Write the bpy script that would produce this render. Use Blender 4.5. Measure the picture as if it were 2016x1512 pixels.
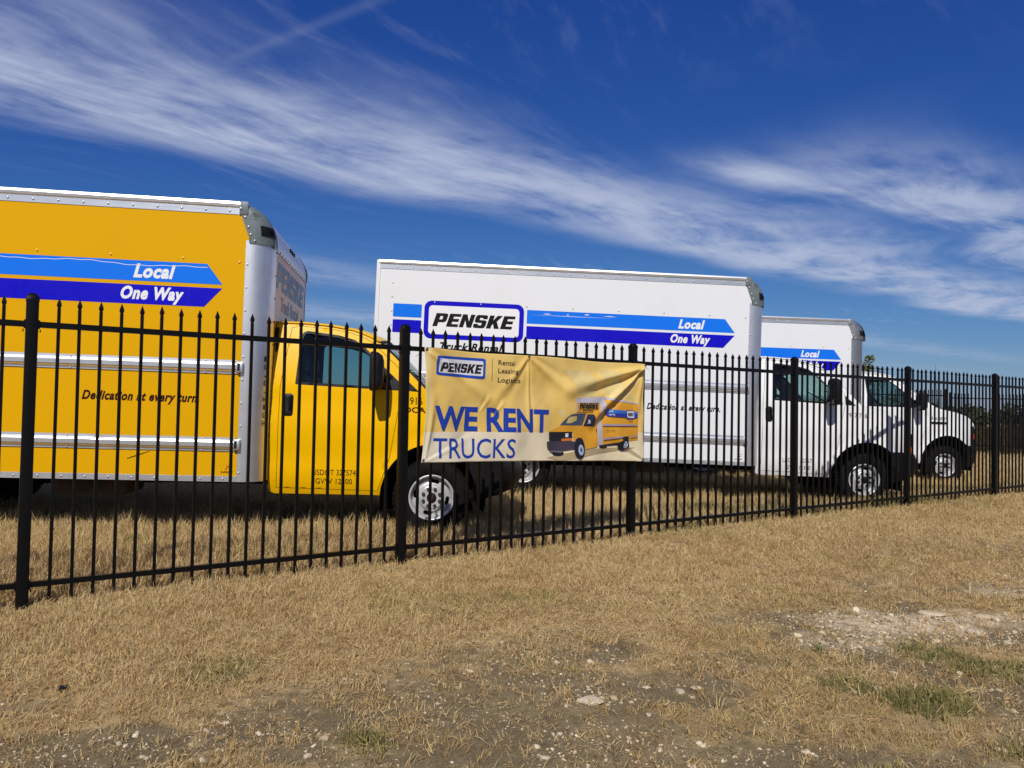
import bpy, bmesh, math, random
import numpy as np
from mathutils import Matrix, Vector
from mathutils.geometry import delaunay_2d_cdt

for _o in list(bpy.data.objects):
    bpy.data.objects.remove(_o)
SC = bpy.context.scene
COL = SC.collection
R = math.radians

# ------------------------------------------------------------------ camera
CAM_H = 1.1837
PITCH, ROLL, FPX = 0.02702, 0.01922, 1514.9
cam_d = bpy.data.cameras.new('camera')
cam = bpy.data.objects.new('camera', cam_d)
COL.objects.link(cam)
_d = Vector((0, math.cos(PITCH), math.sin(PITCH)))
_u0 = Vector((0, -math.sin(PITCH), math.cos(PITCH)))
_r0 = Vector((1, 0, 0))
_r = math.cos(ROLL) * _r0 + math.sin(ROLL) * _u0
_u = -math.sin(ROLL) * _r0 + math.cos(ROLL) * _u0
cam.matrix_world = Matrix(((_r.x, _u.x, -_d.x, 0), (_r.y, _u.y, -_d.y, 0), (_r.z, _u.z, -_d.z, CAM_H), (0, 0, 0, 1)))
cam_d.sensor_fit = 'HORIZONTAL'
cam_d.sensor_width = 36.0
cam_d.lens = FPX * 36.0 / 2016.0
cam_d.clip_start = 0.05
cam_d.clip_end = 9000
SC.camera = cam

# ------------------------------------------------------------------ node helper
class X:
    """tiny expression wrapper over shader math nodes"""
    def __init__(s, nt, sock): s.nt, s.s = nt, sock
    def _m(s, op, *a, clamp=False):
        n = s.nt.nodes.new('ShaderNodeMath'); n.operation = op; n.use_clamp = clamp
        for i, v in enumerate((s,) + a):
            if isinstance(v, X): s.nt.links.new(v.s, n.inputs[i])
            else: n.inputs[i].default_value = v
        return X(s.nt, n.outputs[0])
    def __add__(s, o): return s._m('ADD', o)
    def __sub__(s, o): return s._m('SUBTRACT', o)
    def __mul__(s, o): return s._m('MULTIPLY', o)
    def __truediv__(s, o): return s._m('DIVIDE', o)
    def __radd__(s, o): return s._m('ADD', o)
    def __rmul__(s, o): return s._m('MULTIPLY', o)
    def __rsub__(s, o): return (s * -1.0) + o
    def pow(s, o): return s._m('POWER', o)
    def max(s, o): return s._m('MAXIMUM', o)
    def min(s, o): return s._m('MINIMUM', o)
    def exp(s): return s._m('EXPONENT')
    def abs(s): return s._m('ABSOLUTE')
    def clamp(s): return s._m('ADD', 0.0, clamp=True)
    def smooth(s, a, b):
        n = s.nt.nodes.new('ShaderNodeMapRange'); n.interpolation_type = 'SMOOTHSTEP'; n.clamp = True
        s.nt.links.new(s.s, n.inputs['Value'])
        n.inputs['From Min'].default_value = a; n.inputs['From Max'].default_value = b
        n.inputs['To Min'].default_value = 0; n.inputs['To Max'].default_value = 1
        return X(s.nt, n.outputs[0])
def xyz(nt, x, y, z=0.0):
    n = nt.nodes.new('ShaderNodeCombineXYZ')
    for i, v in enumerate((x, y, z)):
        if isinstance(v, X): nt.links.new(v.s, n.inputs[i])
        else: n.inputs[i].default_value = v
    return n.outputs[0]
def noise(nt, vec, scale, detail=4.0, rough=0.55, dist=0.0, out='Fac'):
    n = nt.nodes.new('ShaderNodeTexNoise')
    if vec is not None: nt.links.new(vec, n.inputs['Vector'])
    n.inputs['Scale'].default_value = scale; n.inputs['Detail'].default_value = detail
    n.inputs['Roughness'].default_value = rough; n.inputs['Distortion'].default_value = dist
    return X(nt, n.outputs[out]) if out == 'Fac' else n.outputs[out]
def mixc(nt, fac, a, b, mode='MIX'):
    n = nt.nodes.new('ShaderNodeMix'); n.data_type = 'RGBA'; n.blend_type = mode
    if isinstance(fac, X): nt.links.new(fac.s, n.inputs[0])
    else: n.inputs[0].default_value = fac
    for v, i in ((a, 6), (b, 7)):
        if isinstance(v, (tuple, list)): n.inputs[i].default_value = (*v, 1) if len(v) == 3 else v
        else: nt.links.new(v, n.inputs[i])
    return n.outputs[2]

# ------------------------------------------------------------------ sun and sky
SUN_EL = R(44.0)
SUN_H = Vector((0.14, 1.0)).normalized()          # horizontal direction the light travels
sun_d = bpy.data.lights.new('sun', 'SUN')
sun_d.energy = 3.95
sun_d.angle = R(0.55)
sun_d.color = (1.0, 0.955, 0.88)
sun = bpy.data.objects.new('sun', sun_d)
COL.objects.link(sun)
_l = Vector((SUN_H.x * math.cos(SUN_EL), SUN_H.y * math.cos(SUN_EL), -math.sin(SUN_EL)))
sun.rotation_euler = _l.to_track_quat('-Z', 'Y').to_euler()
sun.location = (-3, -15, 14)

world = bpy.data.worlds.new('World')
SC.world = world
world.cycles.sampling_method = 'NONE'
world.use_nodes = True
nt = world.node_tree
nt.nodes.clear()
w_out = nt.nodes.new('ShaderNodeOutputWorld')
bg = nt.nodes.new('ShaderNodeBackground')
bg.inputs['Strength'].default_value = 0.075
nt.links.new(bg.outputs[0], w_out.inputs[0])
sky = nt.nodes.new('ShaderNodeTexSky')
sky.sky_type = 'NISHITA'
sky.sun_disc = False
sky.sun_elevation = SUN_EL
sky.sun_rotation = math.atan2(-SUN_H.x, -SUN_H.y) % (2 * math.pi)
sky.altitude = 250
sky.air_density = 1.0
sky.dust_density = 0.35
sky.ozone_density = 2.5
# the phone's deep blue rendering of the clear sky: a per-channel tone curve on the sky model
sk = nt.nodes.new('ShaderNodeSeparateColor')
nt.links.new(sky.outputs[0], sk.inputs[0])
skc = nt.nodes.new('ShaderNodeCombineColor')
for _i, (_k, _p) in enumerate(((0.57, 1.48), (0.61, 1.18), (0.73, 0.70))):
    nt.links.new(((X(nt, sk.outputs[_i]) * 0.075).max(0.0005).pow(_p) * (_k / 0.075)).s, skc.inputs[_i])
# cirrus: streaks lying on a high flat layer, seen in true perspective (direction / its height)
tc = nt.nodes.new('ShaderNodeTexCoord')
sep = nt.nodes.new('ShaderNodeSeparateXYZ')
nt.links.new(tc.outputs['Generated'], sep.inputs[0])
dx, dy, dz = (X(nt, sep.outputs[i]) for i in range(3))
dzc = dz.max(0.03)
px, py = dx / dzc, dy / dzc
ca = px * 0.79 + py * 0.61
cb = py * 0.79 - px * 0.61
warp = noise(nt, xyz(nt, ca * 0.5, cb * 0.8), 1.0, 1.5) - 0.5
warp2 = noise(nt, xyz(nt, ca * 0.45 + 7.3, cb * 0.6), 1.0, 1.5) - 0.5
cbw = cb + warp * 0.9
caw = ca + warp2 * 0.9
n_str = noise(nt, xyz(nt, caw * 0.95, cbw * 1.35), 1.3, 6.0, 0.60, 0.0)
n_fine = noise(nt, xyz(nt, caw * 0.9 + cbw * 1.3, cbw * 5.2 - caw * 1.5), 1.6, 7.0, 0.62, 0.0)
n_big = noise(nt, xyz(nt, ca * 0.28 + 3.1, cb * 0.4), 1.0, 1.0)
def gauss(x, c, w): 
    t = (x - c) / w
    return (t * t * -1.0).exp()
band1 = cbw.smooth(1.85, 2.75) * (1.0 - cbw.smooth(2.95, 3.5))
band2 = cbw.smooth(0.95, 1.55) * (1.0 - cbw.smooth(1.85, 2.1)) * ca.smooth(2.2, 3.5)
band3 = gauss(cb, 5.6, 0.5) * 0.55 + gauss(cb, 8.2, 0.8) * 0.5
wisps = n_fine.smooth(0.48, 0.75) * n_big.smooth(0.45, 0.72) * 0.24
blob = gauss(ca, 2.75, 0.30) * gauss(cb, 1.95, 0.13) * 0.7
trail = gauss(ca + cb * 0.31 + warp * 0.1, 1.40, 0.022) * cb.smooth(1.5, 1.75) * (1.0 - cb.smooth(2.15, 2.4)) * 0.09
back = gauss(cb, -2.2, 0.7) + gauss(cb, -5.5, 1.2) + gauss(cb, 0.1, 0.35) * 0.35
tex = (n_str * 0.73 + n_fine * 0.27)
dens = (band1 * 1.0 + band2 * 0.92 + band3 + blob + back * 0.8) * tex.smooth(0.27, 0.63) + wisps + trail
dens = dens.clamp() * dz.smooth(0.02, 0.11)
cloudc = mixc(nt, 0.0, (6.1, 6.9, 9.1), (1, 1, 1))
skyc = mixc(nt, dens * 0.90, skc.outputs[0], cloudc)
nt.links.new(skyc, bg.inputs['Color'])

SC.view_settings.view_transform = 'Standard'
SC.view_settings.look = 'None'
SC.view_settings.exposure = 0.0
SC.view_settings.gamma = 1.0
SC.view_settings.use_curve_mapping = False
SC.cycles.use_adaptive_sampling = True
SC.cycles.max_bounces = 6
SC.cycles.diffuse_bounces = 2
SC.cycles.glossy_bounces = 3
SC.cycles.transmission_bounces = 4
SC.cycles.transparent_max_bounces = 10
SC.cycles.caustics_reflective = False
SC.cycles.caustics_refractive = False

# ------------------------------------------------------------------ materials
MATS = {}
def mat(name, col, rough=0.5, metal=0.0, var=0.0, vscale=8.0, bump=0.0, bscale=60.0, spec=0.5, coat=0.0, col2=None, mixlo=0.35, mixhi=0.65, detail=5.0):
    m = bpy.data.materials.new(name); m.use_nodes = True
    t = m.node_tree; p = t.nodes['Principled BSDF']
    p.inputs['Roughness'].default_value = rough; p.inputs['Metallic'].default_value = metal
    p.inputs['Specular IOR Level'].default_value = spec
    p.inputs['Coat Weight'].default_value = coat; p.inputs['Coat Roughness'].default_value = 0.08
    c = t.nodes.new('ShaderNodeTexCoord')
    n = noise(t, c.outputs['Object'], vscale, detail, 0.6)
    c2 = col2 if col2 else tuple(v * (1 - var) for v in col)
    t.links.new(mixc(t, n.smooth(mixlo, mixhi), col, c2), p.inputs['Base Color'])
    if var or col2:
        rr = (n - 0.5) * 0.25 + rough
        t.links.new(rr.s, p.inputs['Roughness'])
    if bump:
        b = t.nodes.new('ShaderNodeBump'); b.inputs['Strength'].default_value = bump; b.inputs['Distance'].default_value = 0.01
        nb = noise(t, c.outputs['Object'], bscale, 4.0)
        t.links.new(nb.s, b.inputs['Height']); t.links.new(b.outputs[0], p.inputs['Normal'])
    MATS[name] = m
    return m

def paint(name, col, rough, dirt=(0.30, 0.26, 0.20), dirt_amt=0.06, spec=0.3):
    """vehicle paint: faint mottling, vertical run-down streaks and dust near the bottom edge of the body"""
    m = bpy.data.materials.new(name); m.use_nodes = True
    t = m.node_tree; p = t.nodes['Principled BSDF']
    p.inputs['Specular IOR Level'].default_value = spec
    c = t.nodes.new('ShaderNodeTexCoord'); s = t.nodes.new('ShaderNodeSeparateXYZ')
    t.links.new(c.outputs['Object'], s.inputs[0])
    x, y, z = (X(t, s.outputs[i]) for i in range(3))
    streak = noise(t, xyz(t, x * 22.0, y * 22.0, z * 0.7), 1.0, 5.0, 0.6).smooth(0.5, 0.85)
    blot = noise(t, c.outputs['Object'], 2.2, 6.0, 0.65).smooth(0.4, 0.75)
    low = (1.0 - z.smooth(0.38, 0.95)) * noise(t, c.outputs['Object'], 9.0, 6.0, 0.7).smooth(0.3, 0.7)
    f = (streak * dirt_amt + blot * dirt_amt + low * (dirt_amt * 2.2)).clamp()
    t.links.new(mixc(t, f, col, dirt), p.inputs['Base Color'])
    t.links.new((f * 1.5 + rough).s, p.inputs['Roughness'])
    b = t.nodes.new('ShaderNodeBump'); b.inputs['Strength'].default_value = 0.10; b.inputs['Distance'].default_value = 0.02
    t.links.new(noise(t, c.outputs['Object'], 1.7, 2.0).s, b.inputs['Height']); t.links.new(b.outputs[0], p.inputs['Normal'])
    MATS[name] = m
    return m

def brushed(name, col, rough, axis):
    m = bpy.data.materials.new(name); m.use_nodes = True
    t = m.node_tree; p = t.nodes['Principled BSDF']
    p.inputs['Metallic'].default_value = 0.9
    c = t.nodes.new('ShaderNodeTexCoord'); s = t.nodes.new('ShaderNodeSeparateXYZ')
    t.links.new(c.outputs['Object'], s.inputs[0])
    k = [60.0, 60.0, 60.0]; k[axis] = 1.5
    n = noise(t, xyz(t, *[X(t, s.outputs[i]) * k[i] for i in range(3)]), 1.0, 4.0)
    g = noise(t, c.outputs['Object'], 5.0, 5.0)
    t.links.new(mixc(t, (n * 0.5 + g * 0.5).smooth(0.3, 0.7), col, tuple(v * 0.82 for v in col)), p.inputs['Base Color'])
    t.links.new((n * 0.2 + (rough - 0.1)).s, p.inputs['Roughness'])
    MATS[name] = m
    return m

paint('yellow_paint', (0.715, 0.372, 0.0), 0.45, dirt=(0.45, 0.25, 0.0), spec=0.10)
paint('yellow_cab_paint', (0.86, 0.47, 0.0), 0.30, dirt=(0.5, 0.30, 0.0), spec=0.14)
paint('yellow_front_paint', (0.77, 0.40, 0.01), 0.16, dirt=(0.5, 0.36, 0.16), dirt_amt=0.12, spec=0.9)  # the strong pale dirt tint also paints in some sky glare
paint('white_paint', (0.76, 0.77, 0.785), 0.40, dirt_amt=0.05)
paint('white_cab_paint', (0.80, 0.80, 0.80), 0.24, dirt_amt=0.04, spec=0.4)
paint('light_blue_vinyl', (0.004, 0.165, 0.80), 0.45, spec=0.15, dirt_amt=0.02)
paint('dark_blue_vinyl', (0.006, 0.003, 0.50), 0.45, spec=0.12, dirt_amt=0.015)
paint('white_vinyl', (0.82, 0.82, 0.83), 0.4)
paint('black_vinyl', (0.008, 0.008, 0.010), 0.45, spec=0.15, dirt_amt=0.01)
paint('maroon_vinyl', (0.035, 0.005, 0.003), 0.5, spec=0.1, dirt_amt=0.01)
paint('red_vinyl', (0.45, 0.02, 0.015), 0.45)
brushed('aluminium_rail', (0.86, 0.85, 0.84), 0.36, 0)
brushed('aluminium_post', (0.80, 0.80, 0.81), 0.42, 2)
brushed('aluminium_shaded', (0.44, 0.44, 0.45), 0.5, 2)  # darker copy of the post metal, shade painted into its colour
mat('mirror_dark', (0.03, 0.032, 0.035), 0.15, 0.4)
paint('front_lettering_vinyl', (0.022, 0.025, 0.045), 0.2, dirt=(0.1, 0.1, 0.1), dirt_amt=0.1, spec=0.55)  # black letters lifted to grey-blue, glare painted into base and dirt tint
paint('dark_red_vinyl', (0.20, 0.012, 0.03), 0.5, spec=0.1)
mat('roof_sheet', (0.75, 0.75, 0.75), 0.4, 0.3, 0.1)
mat('cap_plastic', (0.155, 0.185, 0.19), 0.42, var=0.15, vscale=10)
mat('black_plastic', (0.012, 0.012, 0.013), 0.5, var=0.4, vscale=12, bump=0.08, bscale=400, spec=0.2)
mat('bumper_plastic', (0.009, 0.009, 0.010), 0.55, var=0.4, vscale=4, bump=0.1, bscale=250, spec=0.14)
mat('seal_rubber', (0.012, 0.012, 0.012), 0.6)
mat('tyre_rubber', (0.010, 0.0095, 0.009), 0.85, var=0.35, vscale=9, bump=0.12, bscale=120, spec=0.1)
mat('wheel_steel', (0.66, 0.66, 0.665), 0.32, 0.35, var=0.22, vscale=9)
mat('wheel_dark', (0.012, 0.012, 0.013), 0.6, spec=0.1)
mat('lug_steel', (0.10, 0.10, 0.10), 0.45, 0.7, var=0.3)
mat('chassis_black', (0.010, 0.009, 0.008), 0.9, var=0.3, spec=0.04)
mat('tank_rust', (0.05, 0.034, 0.024), 0.8, var=0.4)
mat('interior_dark', (0.028, 0.028, 0.030), 0.8, var=0.3, spec=0.1)
mat('interior_grey', (0.12, 0.125, 0.13), 0.8, var=0.2, spec=0.1)
mat('rivet_metal', (0.62, 0.62, 0.62), 0.35, 0.8)
mat('rivet_yellow', (0.85, 0.52, 0.12), 0.35, 0.2)
mat('amber_lens', (0.75, 0.16, 0.01), 0.2)
mat('red_lens', (0.5, 0.02, 0.015), 0.2)
mat('clear_lens', (0.55, 0.57, 0.6), 0.12, 0.3)
mat('fence_black', (0.0035, 0.0033, 0.0034), 0.40, var=0.35, vscale=30, bump=0.12, bscale=350, spec=0.22)
mat('steel_grommet', (0.18, 0.17, 0.15), 0.4, 0.8)
mat('lamp_black', (0.004, 0.004, 0.005), 0.7, spec=0.1)
mat('scrap_black', (0.01, 0.01, 0.011), 0.35)

def glass(name, tint, refl):
    m = bpy.data.materials.new(name); m.use_nodes = True
    t = m.node_tree; t.nodes.clear()
    o = t.nodes.new('ShaderNodeOutputMaterial'); mx = t.nodes.new('ShaderNodeMixShader')
    tr = t.nodes.new('ShaderNodeBsdfTransparent'); tr.inputs[0].default_value = (*tint, 1)
    gl = t.nodes.new('ShaderNodeBsdfGlossy'); gl.inputs['Roughness'].default_value = 0.02
    c = t.nodes.new('ShaderNodeTexCoord')
    ge = t.nodes.new('ShaderNodeNewGeometry'); dp = t.nodes.new('ShaderNodeVectorMath'); dp.operation = 'DOT_PRODUCT'
    t.links.new(ge.outputs['Normal'], dp.inputs[0]); t.links.new(ge.outputs['Incoming'], dp.inputs[1])
    fres = (1.0 - X(t, dp.outputs['Value']).abs()).max(0.0).pow(5.0) * 0.95 + 0.045
    dust = noise(t, c.outputs['Object'], 6.0, 5.0).smooth(0.45, 0.8)
    t.links.new((fres * refl + dust * 0.015).s, mx.inputs[0])
    t.links.new(tr.outputs[0], mx.inputs[1]); t.links.new(gl.outputs[0], mx.inputs[2]); t.links.new(mx.outputs[0], o.inputs[0])
    MATS[name] = m
glass('side_glass', (0.52, 0.70, 0.67), 1.0)
glass('front_glass', (0.55, 0.74, 0.70), 1.0)

# ------------------------------------------------------------------ mesh helpers
def link(name, me, m=None, parent=None, smooth=False, loc=None):
    o = bpy.data.objects.new(name, me)
    COL.objects.link(o)
    if m is not None and len(me.materials) == 0:
        me.materials.append(MATS[m] if isinstance(m, str) else m)
    if smooth: me.shade_smooth()
    if parent is not None: o.parent = parent
    if loc is not None: o.location = loc
    return o
def mesh(name, v, f, m=None, parent=None, smooth=False, loc=None, angle=None):
    me = bpy.data.meshes.new(name)
    me.from_pydata([tuple(map(float, q)) for q in v], [], [tuple(map(int, q)) for q in f])
    me.update()
    o = link(name, me, m, parent, smooth or angle is not None, loc)
    if angle is not None: me.set_sharp_from_angle(angle=R(angle))
    return o
def tag(o, label=None, cat=None, group=None, kind=None):
    for k, v in (('label', label), ('category', cat), ('group', group), ('kind', kind)):
        if v: o[k] = v
    return o
def empty(name, loc=(0, 0, 0), rz=0.0):
    o = bpy.data.objects.new(name, None); COL.objects.link(o)
    o.location = loc; o.rotation_euler = (0, 0, rz); o.empty_display_size = 0.2
    return o
class MB:
    def __init__(s): s.v, s.f = [], []
    def add(s, v, f):
        b = len(s.v); s.v += [tuple(q) for q in v]; s.f += [tuple(b + i for i in q) for q in f]; return s
    def box(s, x0, x1, y0, y1, z0, z1):
        return s.add([(x0, y0, z0), (x1, y0, z0), (x1, y1, z0), (x0, y1, z0), (x0, y0, z1), (x1, y0, z1), (x1, y1, z1), (x0, y1, z1)],
                     [(0, 3, 2, 1), (4, 5, 6, 7), (0, 1, 5, 4), (1, 2, 6, 5), (2, 3, 7, 6), (3, 0, 4, 7)])
    def tube(s, pts, r, n=8, cap=True):
        pts = [Vector(p) for p in pts]; rings = []
        rs = r if isinstance(r, (list, tuple)) else [r] * len(pts)
        for i, p in enumerate(pts):
            t = (pts[min(i + 1, len(pts) - 1)] - pts[max(i - 1, 0)]).normalized()
            a = t.cross(Vector((0, 0, 1)) if abs(t.z) < 0.9 else Vector((1, 0, 0))).normalized(); b = t.cross(a)
            rings.append([p + (a * math.cos(k * 2 * math.pi / n) + b * math.sin(k * 2 * math.pi / n)) * rs[i] for k in range(n)])
        v = [q for g in rings for q in g]; f = []
        for i in range(len(pts) - 1):
            for k in range(n):
                f.append((i * n + k, i * n + (k + 1) % n, (i + 1) * n + (k + 1) % n, (i + 1) * n + k))
        if cap:
            f.append(tuple(range(n - 1, -1, -1))); f.append(tuple((len(pts) - 1) * n + k for k in range(n)))
        return s.add(v, f)
    def build(s, name, m, parent=None, bevel=0.0, seg=2, smooth=False, angle=None, loc=None):
        if bevel:
            bm = bmesh.new(); vs = [bm.verts.new(q) for q in s.v]
            for q in s.f: bm.faces.new([vs[i] for i in q])
            bmesh.ops.recalc_face_normals(bm, faces=bm.faces)
            bmesh.ops.bevel(bm, geom=bm.edges[:] , offset=bevel, segments=seg, profile=0.5, affect='EDGES', clamp_overlap=True)
            me = bpy.data.meshes.new(name); bm.to_mesh(me); bm.free()
            o = link(name, me, m, parent, True, loc); me.set_sharp_from_angle(angle=R(40)); return o
        return mesh(name, s.v, s.f, m, parent, smooth, loc, angle)
def grid(name, rows, m, parent=None, closed=False, smooth=True, flip=False):
    """rows: list of equal-length point lists"""
    n = len(rows[0]); v = [p for r_ in rows for p in r_]; f = []
    for i in range(len(rows) - 1):
        for k in range(n if closed else n - 1):
            q = (i * n + k, i * n + (k + 1) % n, (i + 1) * n + (k + 1) % n, (i + 1) * n + k)
            f.append(q[::-1] if flip else q)
    return mesh(name, v, f, m, parent, smooth)
def inside(P, poly):
    poly = np.asarray(poly, float); x, y = P[:, 0], P[:, 1]; r_ = np.zeros(len(P), bool)
    j = len(poly) - 1
    for i in range(len(poly)):
        xi, yi = poly[i]; xj, yj = poly[j]
        c = ((yi > y) != (yj > y)) & (x < (xj - xi) * (y - yi) / ((yj - yi) + 1e-12) + xi)
        r_ ^= c; j = i
    return r_
def dense(poly, step):
    out = []
    for i in range(len(poly)):
        a, b = np.array(poly[i], float), np.array(poly[(i + 1) % len(poly)], float)
        k = max(1, int(np.ceil(np.linalg.norm(b - a) / step)))
        out += [tuple(a + (b - a) * j / k) for j in range(k)]
    return out
def fill2d(outer, holes=(), step=0.05):
    """triangulated flat region with holes and an inner lattice of points; returns (verts2d, tris)"""
    loops = [dense(q, step) for q in [outer, *holes]]
    pts, edges = [], []
    for lp in loops:
        b = len(pts); pts += lp; edges += [(b + i, b + (i + 1) % len(lp)) for i in range(len(lp))]
    arr = np.array(outer, float); lo, hi = arr.min(0), arr.max(0)
    gx, gy = np.meshgrid(np.arange(lo[0] + step * .5, hi[0], step), np.arange(lo[1] + step * .5, hi[1], step))
    g = np.stack([gx.ravel() + 0.11 * step * np.sin(gy.ravel() * 37), gy.ravel()], 1)
    if len(g):
        ok = inside(g, outer)
        for h_ in holes: ok &= ~inside(g, h_)
        g = g[ok]
        if len(g):
            bp = np.array(pts); d = np.min(((g[:, None, :] - bp[None]) ** 2).sum(-1), 1) if len(g) * len(bp) < 4e7 else np.ones(len(g))
            g = g[d > (0.35 * step) ** 2]; pts += [tuple(q) for q in g]
    r_ = delaunay_2d_cdt([Vector(q) for q in pts], edges, [], 0, 1e-6)
    V = np.array([tuple(q) for q in r_[0]]); F = np.array([tuple(q) for q in r_[2] if len(q) == 3])
    c = V[F].mean(1); ok = inside(c, outer)
    for h_ in holes: ok &= ~inside(c, h_)
    F = F[ok]
    a = V[F]; cr = (a[:, 1, 0] - a[:, 0, 0]) * (a[:, 2, 1] - a[:, 0, 1]) - (a[:, 1, 1] - a[:, 0, 1]) * (a[:, 2, 0] - a[:, 0, 0])
    F = F[np.abs(cr) > 1e-12]; cr = cr[np.abs(cr) > 1e-12]
    F[cr < 0] = F[cr < 0][:, ::-1]
    used = np.unique(F); remap = -np.ones(len(V), int); remap[used] = np.arange(len(used))
    return V[used], remap[F]
def rrect(x0, x1, y0, y1, r_, n=5):
    out = []
    for cx, cy, a0 in ((x1 - r_, y0 + r_, -90), (x1 - r_, y1 - r_, 0), (x0 + r_, y1 - r_, 90), (x0 + r_, y0 + r_, 180)):
        out += [(cx + r_ * math.cos(R(a0 + 90 * k / n)), cy + r_ * math.sin(R(a0 + 90 * k / n))) for k in range(n + 1)]
    return out
def offset_poly(poly, d):
    """grow (d>0) a simple polygon"""
    P = np.array(poly, float); n = len(P)
    area = 0.5 * np.sum(P[:, 0] * np.roll(P[:, 1], -1) - np.roll(P[:, 0], -1) * P[:, 1])
    sg = 1 if area > 0 else -1; out = []
    for i in range(n):
        a, b, c = P[i - 1], P[i], P[(i + 1) % n]
        e1 = (b - a) / (np.linalg.norm(b - a) + 1e-12); e2 = (c - b) / (np.linalg.norm(c - b) + 1e-12)
        n1 = np.array([e1[1], -e1[0]]) * sg; n2 = np.array([e2[1], -e2[0]]) * sg
        m_ = n1 + n2; m_ /= max(np.dot(m_, n1), 0.35) ; out.append(tuple(b + m_ * d / 1.0))
    return out
def lathe(profile, n=48, close=False):
    """profile (r, y) revolved about the y axis -> rows for grid(closed)"""
    return [[(r_ * math.cos(2 * math.pi * k / n), y, r_ * math.sin(2 * math.pi * k / n)) for k in range(n)] for r_, y in profile]

# ------------------------------------------------------------------ lettering
PEN = {
 'P': (0.94, [[(0, 0), (0, 1), (.76, 1), (.88, .95), (.93, .85), (.93, .48), (.88, .37), (.76, .31), (.36, .31), (.36, 0)], [(.36, .78), (.36, .53), (.55, .53), (.58, .56), (.58, .75), (.55, .78)]]),
 'E': (0.88, [[(0, 0), (0, 1), (.88, 1), (.88, .78), (.36, .78), (.36, .62), (.82, .62), (.82, .39), (.36, .39), (.36, .22), (.88, .22), (.88, 0)]]),
 'N': (0.95, [[(0, 0), (0, 1), (.35, 1), (.62, .46), (.62, 1), (.95, 1), (.95, 0), (.60, 0), (.33, .54), (.33, 0)]]),
 'S': (0.93, [[(0, .14), (.05, .04), (.16, 0), (.77, 0), (.88, .05), (.93, .16), (.93, .46), (.88, .56), (.77, .61), (.35, .61), (.35, .78), (.58, .78), (.58, .69), (.91, .69), (.91, .86), (.86, .96), (.76, 1), (.16, 1), (.05, .96), (0, .85), (0, .55), (.05, .45), (.16, .40), (.58, .40), (.58, .22), (.34, .22), (.34, .32), (0, .32)]]),
 'K': (0.98, [[(0, 0), (0, 1), (.36, 1), (.36, .62), (.58, 1), (.98, 1), (.66, .54), (1.0, 0), (.61, 0), (.43, .36), (.36, .25), (.36, 0)]]),
}
def block_word(word, x0, x1, z0, z1, shear=0.30, cond=1.0):
    """heavy slanted block capitals fitted to a box; returns list of (outer, holes)"""
    adv, out = 0.0, []
    for ch in word:
        w, loops = PEN[ch]
        out.append([[(adv + x, y) for x, y in lp] for lp in loops]); adv += w + 0.09
    adv -= 0.09
    tot = adv + shear; sx = (x1 - x0) / tot; sz = z1 - z0
    return [[[(x0 + (x + shear * y) * sx, z0 + y * sz) for x, y in lp] for lp in g] for g in out]
def word2d(word, x0, x1, z0, z1, shear=0.30, step=0.5):
    V, F, b = [], [], 0
    for g in block_word(word, x0, x1, z0, z1, shear):
        v, f = fill2d(g[0], g[1:], step); V += [tuple(q) for q in v]; F += [tuple(b + i for i in q) for q in f]; b = len(V)
    return V, F
def text2d(body, x0=None, x1=None, z0=0, z1=1, shear=0.0, bold=0.0, space=1.0, res=3):
    """built-in font outlines filled and fitted to a box; returns verts2d, faces"""
    cu = bpy.data.curves.new('t', 'FONT'); cu.body = body; cu.size = 1.0; cu.shear = shear; cu.offset = bold
    cu.resolution_u = res; cu.space_character = space; cu.fill_mode = 'BOTH'
    ob = bpy.data.objects.new('t', cu); me = ob.to_mesh()
    bm = bmesh.new(); bm.from_mesh(me); bmesh.ops.triangulate(bm, faces=bm.faces)
    V = np.array([v.co[:2] for v in bm.verts]); F = []
    for f in bm.faces:
        i = [v.index for v in f.verts]; a = V[i]
        cr = (a[1, 0] - a[0, 0]) * (a[2, 1] - a[0, 1]) - (a[1, 1] - a[0, 1]) * (a[2, 0] - a[0, 0])
        F.append(i if cr > 0 else i[::-1])
    bm.free(); ob.to_mesh_clear(); bpy.data.objects.remove(ob); bpy.data.curves.remove(cu)
    lo, hi = V.min(0), V.max(0); s = (z1 - z0) / (hi[1] - lo[1])
    sx = s if x1 is None else (x1 - x0) / (hi[0] - lo[0])
    return [(x0 + (q[0] - lo[0]) * sx, z0 + (q[1] - lo[1]) * s) for q in V], F
def cut_lattice(V, F, step):
    """slice a flat mesh along a lattice so that it can follow a curved cloth"""
    bm = bmesh.new(); vs = [bm.verts.new((x, y, 0)) for x, y in V]
    for f in F:
        try: bm.faces.new([vs[i] for i in f])
        except ValueError: pass
    A = np.array(V); lo, hi = A.min(0), A.max(0)
    for ax in (0, 1):
        no = (1, 0, 0) if ax == 0 else (0, 1, 0)
        for k in np.arange(math.ceil(lo[ax] / step) * step, hi[ax], step):
            co = (k, 0, 0) if ax == 0 else (0, k, 0)
            bmesh.ops.bisect_plane(bm, geom=bm.verts[:] + bm.edges[:] + bm.faces[:], plane_co=co, plane_no=no, dist=1e-6)
    bm.verts.index_update()
    o = [tuple(v.co[:2]) for v in bm.verts], [[v.index for v in f.verts] for f in bm.faces]
    bm.free(); return o
def flat_side(V, y):           # 2D (s,z) -> a plane y = const whose visible face looks toward -y
    return [(q[0], y, q[1]) for q in V]

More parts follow.
